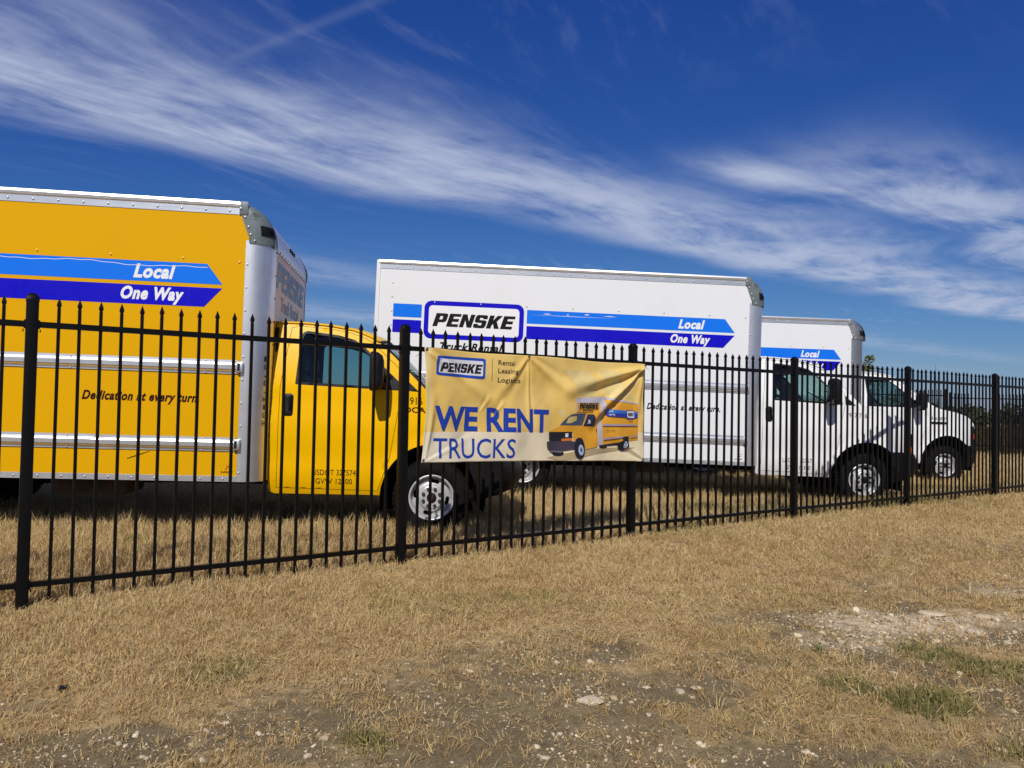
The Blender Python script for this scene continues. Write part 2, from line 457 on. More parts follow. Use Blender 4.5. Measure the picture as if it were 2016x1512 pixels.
# ------------------------------------------------------------------ printed picture outlines (fence metres)
PIC=[
('shadow',[(3.7638,0.736),(3.8966,0.7106),(4.0859,0.722),(4.2982,0.7565),(4.6547,0.7898),(4.7844,0.8082),(4.6542,0.8136),(4.2109,0.8074),(3.8793,0.7619)]) ,
('black',[(3.9417,0.7702),(3.9387,0.7782),(3.9301,0.7855),(3.917,0.7914),(3.9006,0.7953),(3.8826,0.7969),(3.8646,0.796),(3.8485,0.7927),(3.8359,0.7873),(3.8278,0.7804),(3.8252,0.7726),(3.8282,0.7647),(3.8365,0.7574),(3.8494,0.7516),(3.8657,0.7476),(3.8837,0.7459),(3.9017,0.7468),(3.918,0.7501),(3.9308,0.7554),(3.939,0.7624)]) ,
('black',[(4.446,0.8222),(4.4433,0.828),(4.4356,0.8333),(4.4238,0.8376),(4.4089,0.8405),(4.3925,0.8416),(4.3762,0.8409),(4.3616,0.8385),(4.35,0.8345),(4.3427,0.8295),(4.3402,0.8238),(4.3429,0.818),(4.3505,0.8127),(4.3622,0.8084),(4.377,0.8055),(4.3933,0.8044),(4.4097,0.805),(4.4244,0.8074),(4.4361,0.8113),(4.4436,0.8164)]) ,
('dark',[(4.3484,0.8515),(4.6526,0.8883),(4.6536,0.8408),(4.5625,0.8319),(4.4727,0.8265),(4.3489,0.8283)]) ,
('orange',[(4.3906,1.2637),(4.7968,1.2158),(4.8111,0.8799),(4.3864,0.841),(4.3821,1.0438),(4.4035,1.1572)]) ,
('black',[(4.6174,0.9056),(4.6338,0.9122),(4.6872,0.9139),(4.6966,0.9049),(4.6956,0.8184),(4.6129,0.8176)]) ,
('orange',[(4.0662,1.2374),(4.375,1.25),(4.3758,1.2168),(4.3413,1.183),(4.3251,1.1231),(4.3312,0.8384),(4.2962,0.8455),(4.2733,1.1094),(4.1699,1.1282),(4.0769,1.1324)]) ,
('silver',[(4.3424,1.2162),(4.3942,1.2624),(4.4084,1.2173),(4.4035,1.1572),(4.3831,1.0771),(4.3864,0.841),(4.3225,0.8353),(4.3286,1.0436),(4.3397,1.1365)]) ,
('silver',[(4.0604,1.2373),(4.0701,1.2517),(4.0892,1.2586),(4.3816,1.2728),(4.3942,1.2624),(4.3933,1.2224),(4.3407,1.2148),(4.0752,1.2116),(4.0627,1.2049)]) ,
('silver',[(4.0605,1.2308),(4.0764,1.2311),(4.0785,1.1337),(4.0686,1.1304)]) ,
('silver',[(4.3905,1.2717),(4.7919,1.2239),(4.7969,1.2103),(4.3909,1.2504)]) ,
('orange',[(3.7788,0.9503),(3.7944,0.966),(3.8901,1.004),(3.9378,1.0553),(4.0024,1.1136),(4.0687,1.1239),(4.1869,1.1264),(4.2644,1.1192),(4.2783,1.0765),(4.2884,1.0105),(4.3059,1.0039),(4.3158,0.8255),(4.1769,0.8014),(4.1631,0.8538),(4.154,0.88),(4.1367,0.8997),(4.1154,0.9077),(4.086,0.9054),(4.0654,0.8939),(4.0451,0.8682),(4.0316,0.9136),(4.0308,0.9523)]) ,
('glass',[(3.894,1.0136),(3.9297,1.0552),(3.9699,1.0908),(4.0025,1.109),(4.0688,1.1174),(4.1785,1.1217),(4.1587,1.0562),(4.1367,1.0124)]) ,
('cream',[(3.9547,1.0329),(3.9702,1.0747),(3.9905,1.089),(4.0735,1.096),(4.0702,1.0571),(4.0041,1.0349)]) ,
('glass2',[(4.1555,1.0059),(4.1754,1.0693),(4.1958,1.1107),(4.2472,1.1138),(4.2629,1.1093),(4.274,1.0764),(4.2841,1.0059)]) ,
('silver',[(4.189,1.0301),(4.2016,1.0433),(4.1969,1.0616),(4.2157,1.0643),(4.2232,1.0335)]) ,
('black',[(3.7803,0.9566),(4.0182,0.9588),(4.0251,0.9085),(3.9168,0.9017),(3.9174,0.8729),(3.7844,0.8808)]) ,
('white',[(3.9526,0.943),(3.9813,0.9474),(3.982,0.914),(3.9533,0.911)]) ,
('amber',[(3.9144,0.8972),(4.0211,0.904),(4.0215,0.8827),(3.9149,0.8781)]) ,
('bumper',[(3.7552,0.8729),(3.7884,0.8788),(3.9174,0.8748),(4.0408,0.876),(4.0594,0.8616),(4.0488,0.8114),(3.9192,0.793),(3.7983,0.7952),(3.7676,0.8147),(3.7576,0.8369)]) ,
('bump2',[(3.7862,0.7999),(3.9274,0.7916),(3.9114,0.7753),(3.7945,0.7871)]) ,
('black',[(4.1665,0.8114),(4.1628,0.8398),(4.153,0.8656),(4.1384,0.8861),(4.1202,0.8993),(4.1003,0.9039),(4.0807,0.8996),(4.0633,0.8868),(4.0497,0.8668),(4.0413,0.8415),(4.0388,0.8135),(4.0425,0.7853),(4.0521,0.7597),(4.0665,0.7392),(4.0845,0.7259),(4.1043,0.7209),(4.124,0.7249),(4.1416,0.7375),(4.1554,0.7576),(4.164,0.783)]) ,
('rim',[(4.1499,0.7986),(4.148,0.8133),(4.1431,0.8267),(4.1358,0.8373),(4.1267,0.8442),(4.1167,0.8466),(4.1069,0.8444),(4.0981,0.8378),(4.0913,0.8274),(4.0871,0.8143),(4.0858,0.7997),(4.0877,0.7851),(4.0925,0.7718),(4.0998,0.7612),(4.1089,0.7543),(4.1188,0.7517),(4.1286,0.7539),(4.1374,0.7604),(4.1443,0.7708),(4.1486,0.7839)]) ,
('glass',[(4.1321,0.7989),(4.1313,0.805),(4.1294,0.8104),(4.1265,0.8148),(4.1229,0.8176),(4.119,0.8186),(4.1151,0.8178),(4.1117,0.815),(4.109,0.8108),(4.1073,0.8054),(4.1068,0.7994),(4.1076,0.7933),(4.1095,0.7879),(4.1124,0.7835),(4.1159,0.7807),(4.1199,0.7796),(4.1238,0.7805),(4.1272,0.7832),(4.1299,0.7875),(4.1316,0.7929)]) ,
('black',[(4.676,0.8282),(4.6729,0.8426),(4.6645,0.8556),(4.6517,0.8659),(4.6357,0.8727),(4.6181,0.8751),(4.6006,0.873),(4.585,0.8667),(4.5728,0.8567),(4.565,0.844),(4.5626,0.8299),(4.5656,0.8156),(4.5739,0.8027),(4.5866,0.7924),(4.6024,0.7856),(4.62,0.783),(4.6375,0.7849),(4.6532,0.7912),(4.6656,0.8012),(4.6735,0.814)]) ,
('rim',[(4.6675,0.8358),(4.6662,0.8459),(4.6627,0.8551),(4.6575,0.8623),(4.651,0.8671),(4.6439,0.8687),(4.6368,0.8672),(4.6305,0.8627),(4.6256,0.8555),(4.6225,0.8465),(4.6216,0.8365),(4.6229,0.8264),(4.6264,0.8173),(4.6316,0.81),(4.6381,0.8053),(4.6452,0.8036),(4.6523,0.8051),(4.6586,0.8096),(4.6635,0.8167),(4.6666,0.8258)]) ,
('blue1',[(4.4325,1.1288),(4.4522,1.1632),(4.7871,1.1379),(4.7875,1.1172),(4.5565,1.1233)]) ,
('blue2',[(4.4326,1.1241),(4.5566,1.1186),(4.7876,1.1138),(4.7863,1.0849),(4.4536,1.0962)]) ,
('blue2',[(4.6583,1.1501),(4.6656,1.155),(4.7474,1.1532),(4.7549,1.1478),(4.7582,1.0827),(4.7508,1.0765),(4.669,1.0774),(4.6615,1.0821)]) ,
('white',[(4.6677,1.1427),(4.6731,1.1469),(4.7438,1.1449),(4.7485,1.1409),(4.7505,1.0888),(4.745,1.0846),(4.6762,1.0856),(4.6706,1.0896)]) ,
('rail',[(4.3886,1.0272),(4.7894,1.023),(4.7896,1.0107),(4.389,1.0092)]) ,
('rail',[(4.3895,0.8988),(4.6108,0.9172),(4.6111,0.9036),(4.3899,0.8828)]) ,
('rail',[(4.7029,0.9151),(4.7914,0.9241),(4.7916,0.9131),(4.7031,0.9042)]) ,
('black',[(4.2975,0.9907),(4.3054,0.9874),(4.3077,0.9577),(4.3009,0.9544)]) ,
]
BEAM= [[(3.928, 1.498), (4.196, 1.4993), (4.311, 1.3747), (4.2872, 1.2681), (4.1158, 1.2775)], [(4.3343, 1.515), (4.5485, 1.507), (4.7566, 1.2508), (4.4271, 1.2979), (4.3714, 1.4232)], [(3.8627, 1.1442), (3.9274, 1.1577), (3.9695, 1.1068), (3.9128, 1.0808)]]
# ------------------------------------------------------------------ ground shape
FA = 0.6043                                   # fence heading
FP0 = (-2.8195, 4.4966)                       # foot of the first post in view
FDIR = (math.cos(FA), math.sin(FA))
FNRM = (-math.sin(FA), math.cos(FA))          # away from the camera
def behind(x, y): return (x - FP0[0]) * FNRM[0] + (y - FP0[1]) * FNRM[1]
_rng = np.random.RandomState(5)
_LAT = _rng.rand(256, 256)
def vnoise(x, y, s, ox=0.0):
    x = np.asarray(x, float) * s + 100.37 + ox; y = np.asarray(y, float) * s + 57.1 + ox * 1.7
    xi, yi = np.floor(x).astype(int), np.floor(y).astype(int); fx, fy = x - xi, y - yi
    fx = fx * fx * (3 - 2 * fx); fy = fy * fy * (3 - 2 * fy)
    g = lambda i, j: _LAT[(xi + i) % 256, (yi + j) % 256]
    return (g(0, 0) * (1 - fx) + g(1, 0) * fx) * (1 - fy) + (g(0, 1) * (1 - fx) + g(1, 1) * fx) * fy
def fbm(x, y, s, o=4, ox=0.0):
    a, t, n = 1.0, 0.0, 0.0
    for k in range(o):
        t = t + a * vnoise(x, y, s * 2 ** k, ox + 11.3 * k); n += a; a *= 0.5
    return t / n
def sstep(x, a, b):
    t = np.clip((np.asarray(x, float) - a) / (b - a), 0, 1); return t * t * (3 - 2 * t)
SOIL_PATCH = [  # bare-earth patches (x, y, rx, ry, strength)
    (0.60, 3.32, 0.62, 0.30, 1.0), (0.28, 3.02, 0.45, 0.30, 0.95), (-1.45, 2.74, 0.62, 0.26, 1.0), (-0.62, 2.86, 0.34, 0.24, 0.75),
    (-0.30, 3.22, 0.40, 0.18, 0.6), (2.45, 4.42, 0.85, 0.34, 0.95), (1.75, 4.05, 0.5, 0.32, 0.85), (1.35, 4.45, 0.4, 0.25, 0.6), (1.05, 3.75, 0.45, 0.25, 0.6),
    (3.5, 5.3, 0.9, 0.35, 0.6), (1.0, 2.95, 0.35, 0.14, 0.5), (0.15, 2.52, 0.5, 0.18, 0.85), (-1.9, 3.05, 0.35, 0.16, 0.6), (0.55, 2.62, 0.3, 0.12, 0.6),
    (-2.6, 2.4, 0.9, 0.5, 0.9), (2.6, 2.9, 0.8, 0.5, 0.6), (-0.2, 1.9, 1.6, 0.35, 0.8), (1.9, 2.2, 0.7, 0.4, 0.7)]
GREEN_PATCH = [(1.70, 3.22, 0.22, 0.15, 1.0), (1.50, 3.40, 0.14, 0.09, 0.8), (2.12, 3.95, 0.22, 0.12, 0.8), (2.35, 3.75, 0.25, 0.14, 0.8), (-1.25, 3.5, 0.28, 0.22, 0.55),
    (0.15, 3.55, 0.16, 0.10, 0.45), (1.15, 5.0, 0.35, 0.2, 0.35), (-0.50, 2.80, 0.12, 0.10, 0.9), (0.20, 4.8, 0.5, 0.3, 0.3), (1.25, 2.60, 0.2, 0.10, 0.5), (-1.0, 2.58, 0.2, 0.08, 0.6),
    (5.3, 9.9, 1.0, 0.4, 0.9), (7.4, 13.2, 1.6, 0.6, 0.9), (2.6, 9.2, 1.4, 0.5, 0.6), (0.3, 8.4, 1.1, 0.5, 0.45), (-2.5, 6.4, 1.2, 0.4, 0.35), (1.9, 2.75, .25, .1, .7), (2.9, 4.2, .3, .15, .5)]
CHALK = [(2.55, 4.55, .60, .24, .9), (1.85, 4.12, .35, .16, .5), (2.9, 4.7, .4, .15, .8), (3.6, 5.3, .6, .2, .5)]
def blobs(x, y, L, wob=0.5):
    x = np.asarray(x, float); y = np.asarray(y, float); r_ = np.zeros_like(x)
    w = (fbm(x, y, 3.1, 4, 40) - 0.5) * 2
    for cx, cy, rx, ry, a in L:
        d = np.sqrt(((x - cx) / rx) ** 2 + ((y - cy) / ry) ** 2) + w * wob
        r_ = np.maximum(r_, a * (1 - sstep(d, 0.55, 1.15)))
    return r_
def soil_map(x, y):
    d = behind(x, y); near = 1 - sstep(d, -2.6, -1.3)
    base = sstep(fbm(x, y, 1.5, 5, 3) + 0.10 * (1 - sstep(y, 2.6, 3.6)), 0.44, 0.66) * near * 0.80
    return np.clip(np.maximum(base, blobs(x, y, SOIL_PATCH, 0.8)), 0, 1) * (1 - 0.7 * blobs(x, y, GREEN_PATCH, .5))
def green_map(x, y):
    g = blobs(x, y, GREEN_PATCH, 0.9); d = behind(x, y); g = np.where((y > 6) & (d < 0), 0, g)
    return np.clip(g * (0.45 + 0.9 * fbm(x, y, 6.0, 3, 66)) + 0.35 * sstep(fbm(x, y, 0.9, 4, 8), 0.55, 0.75), 0, 1)
def ground_z(x, y):
    x = np.asarray(x, float); y = np.asarray(y, float); d = behind(x, y)
    z = -0.03 - sstep(d, 0.1, 1.0) * 0.016 * np.clip(x, -1.0, 16) - 0.06 * np.exp(-((x + 0.75) / 1.6) ** 2 - ((y - 7.4) / 1.5) ** 2)
    near = 1 - sstep(np.hypot(x, y - 4), 8, 16)
    z = z + (fbm(x, y, 0.45, 3, 20) - 0.5) * 0.07 * near + (fbm(x, y, 2.2, 4, 21) - 0.5) * 0.035 * near
    z = z - 0.02 * soil_map(x, y) * near
    return z
def axis(lo, hi, step, far, grow=1.16):
    a = list(np.arange(lo, hi, step)); s = step
    while a[-1] < far: s *= grow; a.append(a[-1] + s)
    s = step; b = [lo]
    while b[-1] > -far: s *= grow; b.append(b[-1] - s)
    return np.array(b[1:][::-1] + a)
gx, gy = axis(-5.0, 7.0, 0.045, 6000), axis(1.0, 9.0, 0.045, 6000)
GX, GY = np.meshgrid(gx, gy)
GZ = ground_z(GX, GY)
nx, ny = len(gx), len(gy)
me = bpy.data.meshes.new('ground')
me.vertices.add(nx * ny)
me.vertices.foreach_set('co', np.stack([GX, GY, GZ], -1).astype(np.float32).ravel())
ii = (np.arange(ny - 1)[:, None] * nx + np.arange(nx - 1)[None]).ravel()
quads = np.stack([ii, ii + 1, ii + nx + 1, ii + nx], 1).astype(np.int32)
me.loops.add(quads.size); me.loops.foreach_set('vertex_index', quads.ravel())
me.polygons.add(len(quads)); me.polygons.foreach_set('loop_start', np.arange(0, quads.size, 4, dtype=np.int32))
me.update(calc_edges=True); me.validate()
for nm, arr in (('soil', soil_map(GX, GY)), ('green', green_map(GX, GY)), ('chalk', blobs(GX, GY, CHALK, 0.9))):
    at = me.attributes.new(nm, 'FLOAT', 'POINT'); at.data.foreach_set('value', arr.astype(np.float32).ravel())
gm = bpy.data.materials.new('dry_ground'); gm.use_nodes = True
t = gm.node_tree; P = t.nodes['Principled BSDF']; P.inputs['Roughness'].default_value = 0.95; P.inputs['Specular IOR Level'].default_value = 0.15
c = t.nodes.new('ShaderNodeTexCoord'); pos = c.outputs['Object']
def attr(t, nm):
    a = t.nodes.new('ShaderNodeAttribute'); a.attribute_name = nm; return X(t, a.outputs['Fac'])
soil, green = attr(t, 'soil'), attr(t, 'green')
n1, n2, n3 = noise(t, pos, 1.3, 6.0), noise(t, pos, 14.0, 6.0, 0.65), noise(t, pos, 90.0, 4.0, 0.7)
straw = mixc(t, n2.smooth(0.3, 0.7), (0.50, 0.36, 0.175), (0.32, 0.22, 0.105))
straw = mixc(t, n1.smooth(0.35, 0.7) * 0.6, straw, (0.38, 0.265, 0.13))
straw = mixc(t, green * 0.5, straw, (0.10, 0.105, 0.040))
earth = mixc(t, n2.smooth(0.3, 0.72), (0.300, 0.228, 0.118), (0.165, 0.124, 0.064))
earth = mixc(t, n1.smooth(0.35, 0.65) * 0.6, earth, (0.140, 0.107, 0.060))
earth = mixc(t, n3.smooth(0.5, 0.8) * 0.5, earth, (0.19, 0.155, 0.12))
vo = t.nodes.new('ShaderNodeTexVoronoi'); vo.inputs['Scale'].default_value = 130.0; t.links.new(pos, vo.inputs['Vector'])
vs = t.nodes.new('ShaderNodeSeparateColor'); t.links.new(vo.outputs['Color'], vs.inputs[0])
grit = (1.0 - X(t, vo.outputs['Distance']).smooth(0.22, 0.32)) * X(t, vs.outputs[0]).smooth(0.76, 0.8)
earth = mixc(t, attr(t, 'chalk') * n2.smooth(0.25, 0.6), earth, (0.74, 0.61, 0.42))
earth = mixc(t, grit * 0.85, earth, (0.55, 0.47, 0.35))
f = (soil + (n2 - 0.5) * 0.9 + (n3 - 0.5) * 0.4).smooth(0.28, 0.72)
t.links.new(mixc(t, f, straw, earth), P.inputs['Base Color'])
b = t.nodes.new('ShaderNodeBump'); b.inputs['Strength'].default_value = 0.8; b.inputs['Distance'].default_value = 0.02
t.links.new((n2 * 0.6 + n3 * 0.5 + grit * 0.3).s, b.inputs['Height']); t.links.new(b.outputs[0], P.inputs['Normal'])
MATS['dry_ground'] = gm
tag(link('ground', me, gm, None, True), 'dry straw coloured ground with bare dirt patches', kind='structure')

# ------------------------------------------------------------------ front fence
def picket_mesh(z0, zt, w):
    """square tube with a pressed spear tip: neck, flared shoulders, four-sided point"""
    h = w / 2; lv = [(z0, h), (zt - 0.064, h), (zt - 0.058, h * 0.86), (zt - 0.046, h * 1.38), (zt - 0.036, h * 1.30), (zt, h * 0.08)]
    v, f = [], []
    for z, q in lv: v += [(-q, -q, z), (q, -q, z), (q, q, z), (-q, q, z)]
    for i in range(len(lv) - 1):
        for k in range(4): f.append((i * 4 + k, i * 4 + (k + 1) % 4, (i + 1) * 4 + (k + 1) % 4, (i + 1) * 4 + k))
    f.append((3, 2, 1, 0)); e = (len(lv) - 1) * 4; f.append((e, e + 1, e + 2, e + 3))
    me = bpy.data.meshes.new('picket'); me.from_pydata(v, [], f); me.materials.append(MATS['fence_black']); return me
def post_mesh(z0, zt, w):
    h = w / 2; v, f = [], []
    lv = [(z0, h), (zt - 0.050, h), (zt - 0.050, h * 1.07), (zt - 0.028, h * 1.07), (zt - 0.016, h * 0.95), (zt - 0.006, h * 0.68), (zt, h * 0.30)]
    n = 12
    def ring(z, q, rd):
        p = []
        for cx, cy, a0 in ((1, 1, 0), (-1, 1, 90), (-1, -1, 180), (1, -1, 270)):
            for k in range(3):
                a = R(a0 + 45 * k); p.append((cx * (q - rd) + rd * math.cos(a), cy * (q - rd) + rd * math.sin(a), z))
        return p
    for z, q in lv: v += ring(z, q, q * (0.12 if z < zt - 0.02 else 0.5))
    for i in range(len(lv) - 1):
        for k in range(n): f.append((i * n + k, i * n + (k + 1) % n, (i + 1) * n + (k + 1) % n, (i + 1) * n + k))
    f.append(tuple(range(n - 1, -1, -1))); e = (len(lv) - 1) * n; f.append(tuple(e + k for k in range(n)))
    me = bpy.data.meshes.new('post'); me.from_pydata(v, [], f); me.materials.append(MATS['fence_black']); me.shade_smooth(); me.set_sharp_from_angle(angle=R(38)); return me
SPAN = 2.42
posts = {-1: -SPAN, 0: 0.0, 1: 2.428, 2: 4.803, 3: 7.285, 4: 9.665, 5: 12.09, 6: 14.52, 7: 16.94, 8: 19.36}
fence = empty('picket_fence', (*FP0, 0), FA)
tag(fence, 'long black steel picket fence in front of the trucks', 'fence')
PK = picket_mesh(-0.015, 1.765, 0.0182); PO = post_mesh(-0.35, 1.785, 0.0635)
PB = MB().box(-0.040, -0.032, -0.026, 0.026, -0.025, 0.025).box(0.032, 0.040, -0.026, 0.026, -0.025, 0.025).box(-0.046, -0.040, -0.008, 0.008, -0.045, -0.030).box(0.040, 0.046, -0.008, 0.008, -0.045, -0.030)
rg = random.Random(3)
PBm = None
for k, tpos in posts.items():
    po = link('post', PO, None, fence, loc=(tpos, 0, 0)); po.rotation_euler = (R(rg.uniform(-.25, .25)), R(rg.uniform(-.25, .25)), 0)
    for zz in (1.601, 0.084):
        if PBm is None: bo = PB.build('bracket', 'fence_black', po); PBm = bo.data; bo.location = (0, 0, zz)
        else: link('bracket', PBm, None, po, loc=(0, 0, zz))
for k in range(-1, 8):
    a, b_ = posts[k], posts[k + 1]
    for zz, hh in ((1.601, 0.0175), (0.084, 0.016)):
        MB().box(a + 0.034, b_ - 0.034, -0.0165, 0.0165, zz - hh, zz + hh).build('rail', 'fence_black', fence)
    s = (b_ - a) / 21.4
    for j in range(20):
        x = a + s * 1.2 + j * s
        p_ = link('picket', PK, None, fence, loc=(x, 0, rg.uniform(-.004, .004))); p_.rotation_euler = (R(rg.uniform(-.22, .22)), R(rg.uniform(-.2, .2)), 0)

# ------------------------------------------------------------------ fences far behind, at right
def far_fence(x0, y0, ang, n_pan, zoff, label, cut=None):
    e = empty('far_picket_fence', (x0, y0, zoff), ang); tag(e, label, 'fence', 'black fences at the far side of the field')
    for k in range(n_pan + 1):
        link('post', PO, None, e, loc=(k * SPAN, 0, 0.0))
    for k in range(n_pan):
        for zz in (1.601, 0.084):
            MB().box(k * SPAN + .034, (k + 1) * SPAN - .034, -.0165, .0165, zz - .017, zz + .017).build('rail', 'fence_black', e)
        for j in range(20): link('picket', PK, None, e, loc=(k * SPAN + SPAN / 21.4 * (1.2 + j), 0, 0))
far_fence(11.85 - 2 * SPAN, 21.0, 0.0, 2, 0.06, 'distant black picket fence ending just above the rightmost truck hood')
far_fence(14.25, 25.0, 0.0, 3, 0.08, 'distant black picket fence crossing the field right of the rightmost truck')

# ------------------------------------------------------------------ banner on the fence
BC = dict(BL=(2.554, .728), BR=(4.901, .679), TL=(2.563, 1.612), TR=(4.896, 1.590))
def seg_ridge(u, v, a, b, amp, w, pw=0.8, flat=0.0):
    ax, ay = a; bx, by = b; L = math.hypot(bx - ax, by - ay); tx, ty = (bx - ax) / L, (by - ay) / L
    s = ((u - ax) * tx + (v - ay) * ty) / L; d = -(u - ax) * ty + (v - ay) * tx
    fade = np.clip(s, 0, 1) ** 0.35 * np.clip(1 - s, 0, 1) ** pw
    ww = w * (0.35 + 1.1 * np.clip(s, 0, 1))
    return amp * fade * (np.exp(-(d / ww) ** 2) - 0.55 * np.exp(-((d - 1.7 * ww) / ww) ** 2))
def wrinkle(tt, zz):
    """outward bulge of the banner, metres"""
    u = np.asarray(tt, float) - 2.56; v = np.asarray(zz, float) - 0.70
    w = 0.010 * np.sin(u * 9.0 + 1.2 * v) + 0.007 * np.sin(u * 21 + 2.0 + v * 3) * (0.5 + 0.5 * np.sin(v * 5)) + 0.006 * np.sin(u * 5 - v * 11)
    w = w + (fbm(u, v, 4.0, 3, 61) - 0.5) * 0.020
    w = w + seg_ridge(u, v, (0.0, .90), (0.85, .36), .036, .045) + seg_ridge(u, v, (2.33, .88), (1.62, .30), .085, .034, .6) + seg_ridge(u, v, (2.33, .86), (1.35, .62), .080, .050, .6)
    w = w + seg_ridge(u, v, (2.33, .90), (2.20, .30), .03, .03) + seg_ridge(u, v, (0.98, .89), (1.55, .52), .045, .045) + seg_ridge(u, v, (0.98, .89), (0.60, .45), .030, .040) + seg_ridge(u, v, (0.98, .88), (1.01, .25), .028, .018)
    w = w + seg_ridge(u, v, (0.0, .02), (0.5, .25), .010, .020) + seg_ridge(u, v, (0.02, .03), (0.10, .60), .030, .025) + seg_ridge(u, v, (2.33, .0), (1.9, .25), .03, .03)
    w = w + seg_ridge(u, v, (.52, .42), (.62, .56), .012, .016, .5) + seg_ridge(u, v, (.66, .40), (.76, .52), .012, .015, .5)
    edge = sstep(u, 0, .06) * sstep(2.34 - u, 0, .06)
    return w * (0.35 + 0.65 * edge) + 0.022 * (1 - sstep(u, 0, .12)) * sstep(v, .05, .3) * sstep(.9 - v, .05, .3)
def bpt(tt, zz, off=0.0):
    return np.stack([np.asarray(tt, float), -(0.062 + wrinkle(tt, zz) + off), np.asarray(zz, float)], -1)
banner = empty('banner', (*FP0, 0), FA)
tag(banner, 'wrinkled pale yellow vinyl banner with blue lettering tied to the black fence', 'banner')
NU, NV = 260, 104
uu, vv = np.meshgrid(np.linspace(0, 1, NU), np.linspace(0, 1, NV))
sag = 0.010 * np.sin(uu * np.pi * 2) ** 2 * vv - 0.008 * np.sin(uu * np.pi) * (1 - vv)
TT = (1 - vv) * ((1 - uu) * BC['BL'][0] + uu * BC['BR'][0]) + vv * ((1 - uu) * BC['TL'][0] + uu * BC['TR'][0]) + 0.012 * np.sin(vv * np.pi) * (uu - .5) * -2 + 0.004 * np.sin(vv * 17) * np.abs(uu - .5) * 2
ZZ = (1 - vv) * ((1 - uu) * BC['BL'][1] + uu * BC['BR'][1]) + vv * ((1 - uu) * BC['TL'][1] + uu * BC['TR'][1]) - sag
BP = bpt(TT, ZZ)
bmat = bpy.data.materials.new('banner_vinyl'); bmat.use_nodes = True
t = bmat.node_tree; P = t.nodes['Principled BSDF']; P.inputs['Roughness'].default_value = 0.42
c = t.nodes.new('ShaderNodeTexCoord'); s_ = t.nodes.new('ShaderNodeSeparateXYZ'); t.links.new(c.outputs['Object'], s_.inputs[0])
bz, bx = X(t, s_.outputs[2]), X(t, s_.outputs[0])
split = (bz + (bx - 2.6) * 0.006).smooth(0.961, 0.965)
yl = mixc(t, noise(t, c.outputs['Object'], 2.0, 4.0).smooth(.3, .7), (0.72, 0.48, 0.115), (0.76, 0.54, 0.175))
yl = mixc(t, (1.0 - bx.smooth(2.60, 2.65)) * 0.5, yl, (0.72, 0.60, 0.30))
cr = mixc(t, bx.smooth(2.55, 4.6), (0.72, 0.64, 0.48), (0.76, 0.65, 0.42))
t.links.new(mixc(t, split, cr, yl), P.inputs['Base Color'])
P.inputs['Transmission Weight'].default_value = 0.0
MATS['banner_vinyl'] = bmat
grid('sheet', [[tuple(BP[i, j]) for j in range(NU)] for i in range(NV)], 'banner_vinyl', banner)
sld = banner.children[0].modifiers.new('thickness', 'SOLIDIFY'); sld.thickness = 0.0012; sld.offset = -1.0
ink = lambda n, c_: mat(n, c_, 0.45, var=0.08, vscale=5)
ink('ink_blue', (0.008, 0.045, 0.36)); ink('ink_logo_blue', (0.010, 0.06, 0.40)); ink('ink_white', (0.70, 0.70, 0.72)); ink('ink_black', (0.014, 0.012, 0.014)); ink('ink_brown', (0.035, 0.018, 0.012))
ink('pic_shadow', (0.42, 0.32, 0.17)); ink('pic_black', (0.010, 0.009, 0.016)); ink('pic_dark', (0.03, 0.02, 0.03)); ink('pic_orange', (0.66, 0.31, 0.018)); ink('pic_silver', (0.46, 0.42, 0.48))
ink('pic_glass', (0.05, 0.07, 0.12)); ink('pic_glass2', (0.014, 0.016, 0.05)); ink('pic_cream', (0.55, 0.45, 0.16)); ink('pic_white', (0.62, 0.62, 0.66)); ink('pic_amber', (0.62, 0.14, 0.01))
ink('pic_bumper', (0.045, 0.035, 0.055)); ink('pic_bump2', (0.14, 0.11, 0.14)); ink('pic_rim', (0.38, 0.45, 0.60)); ink('pic_blue1', (0.02, 0.13, 0.48)); ink('pic_blue2', (0.012, 0.03, 0.32)); ink('pic_rail', (0.33, 0.27, 0.36)); ink('pic_beam', (0.67, 0.52, 0.21))
def printed(name, V, F, m, off, parent=banner, step=0.016):
    V2, F2 = cut_lattice(V, F, step); A = np.array(V2)
    return mesh(name, bpt(A[:, 0], A[:, 1], off), F2, m, parent)
def poly_print(name, poly, m, off, holes=(), parent=banner):
    v, f_ = fill2d(poly, holes, 0.016); return mesh(name, bpt(v[:, 0], v[:, 1], off), f_, m, parent)
for g in BEAM: poly_print('light_beam', g, 'pic_beam', 0.0011)
lo_ = [(2.662, 1.404), (3.117, 1.384), (3.122, 1.553), (2.662, 1.556)]
def quad_rr(q, inset, r_):
    """rounded quadrilateral inside corner list q (BL,BR,TR,TL)"""
    W_ = q[1][0] - q[0][0]; H_ = q[3][1] - q[0][1]; out = []
    for x, y in rrect(inset / W_, 1 - inset / W_, inset / H_, 1 - inset / H_, r_ / W_):
        yy = y; out.append(((1 - yy) * ((1 - x) * q[0][0] + x * q[1][0]) + yy * ((1 - x) * q[3][0] + x * q[2][0]), (1 - yy) * ((1 - x) * q[0][1] + x * q[1][1]) + yy * ((1 - x) * q[3][1] + x * q[2][1])))
    return out
logo = poly_print('logo_frame', quad_rr(lo_, 0, .035), 'ink_logo_blue', 0.0018)
poly_print('logo_field', quad_rr(lo_, 0.021, .02), 'ink_white', 0.0032, parent=logo)
V, F = word2d('PENSKE', 2.694, 3.094, 1.432, 1.506); V = [(x, z - (x - 2.69) * 0.012) for x, z in V]
printed('lettering', V, F, 'ink_black', 0.0046, logo)
poly_print('divider_line', [(3.1775, 1.374), (3.1815, 1.374), (3.1815, 1.556), (3.1775, 1.556)], 'ink_brown', 0.0014)
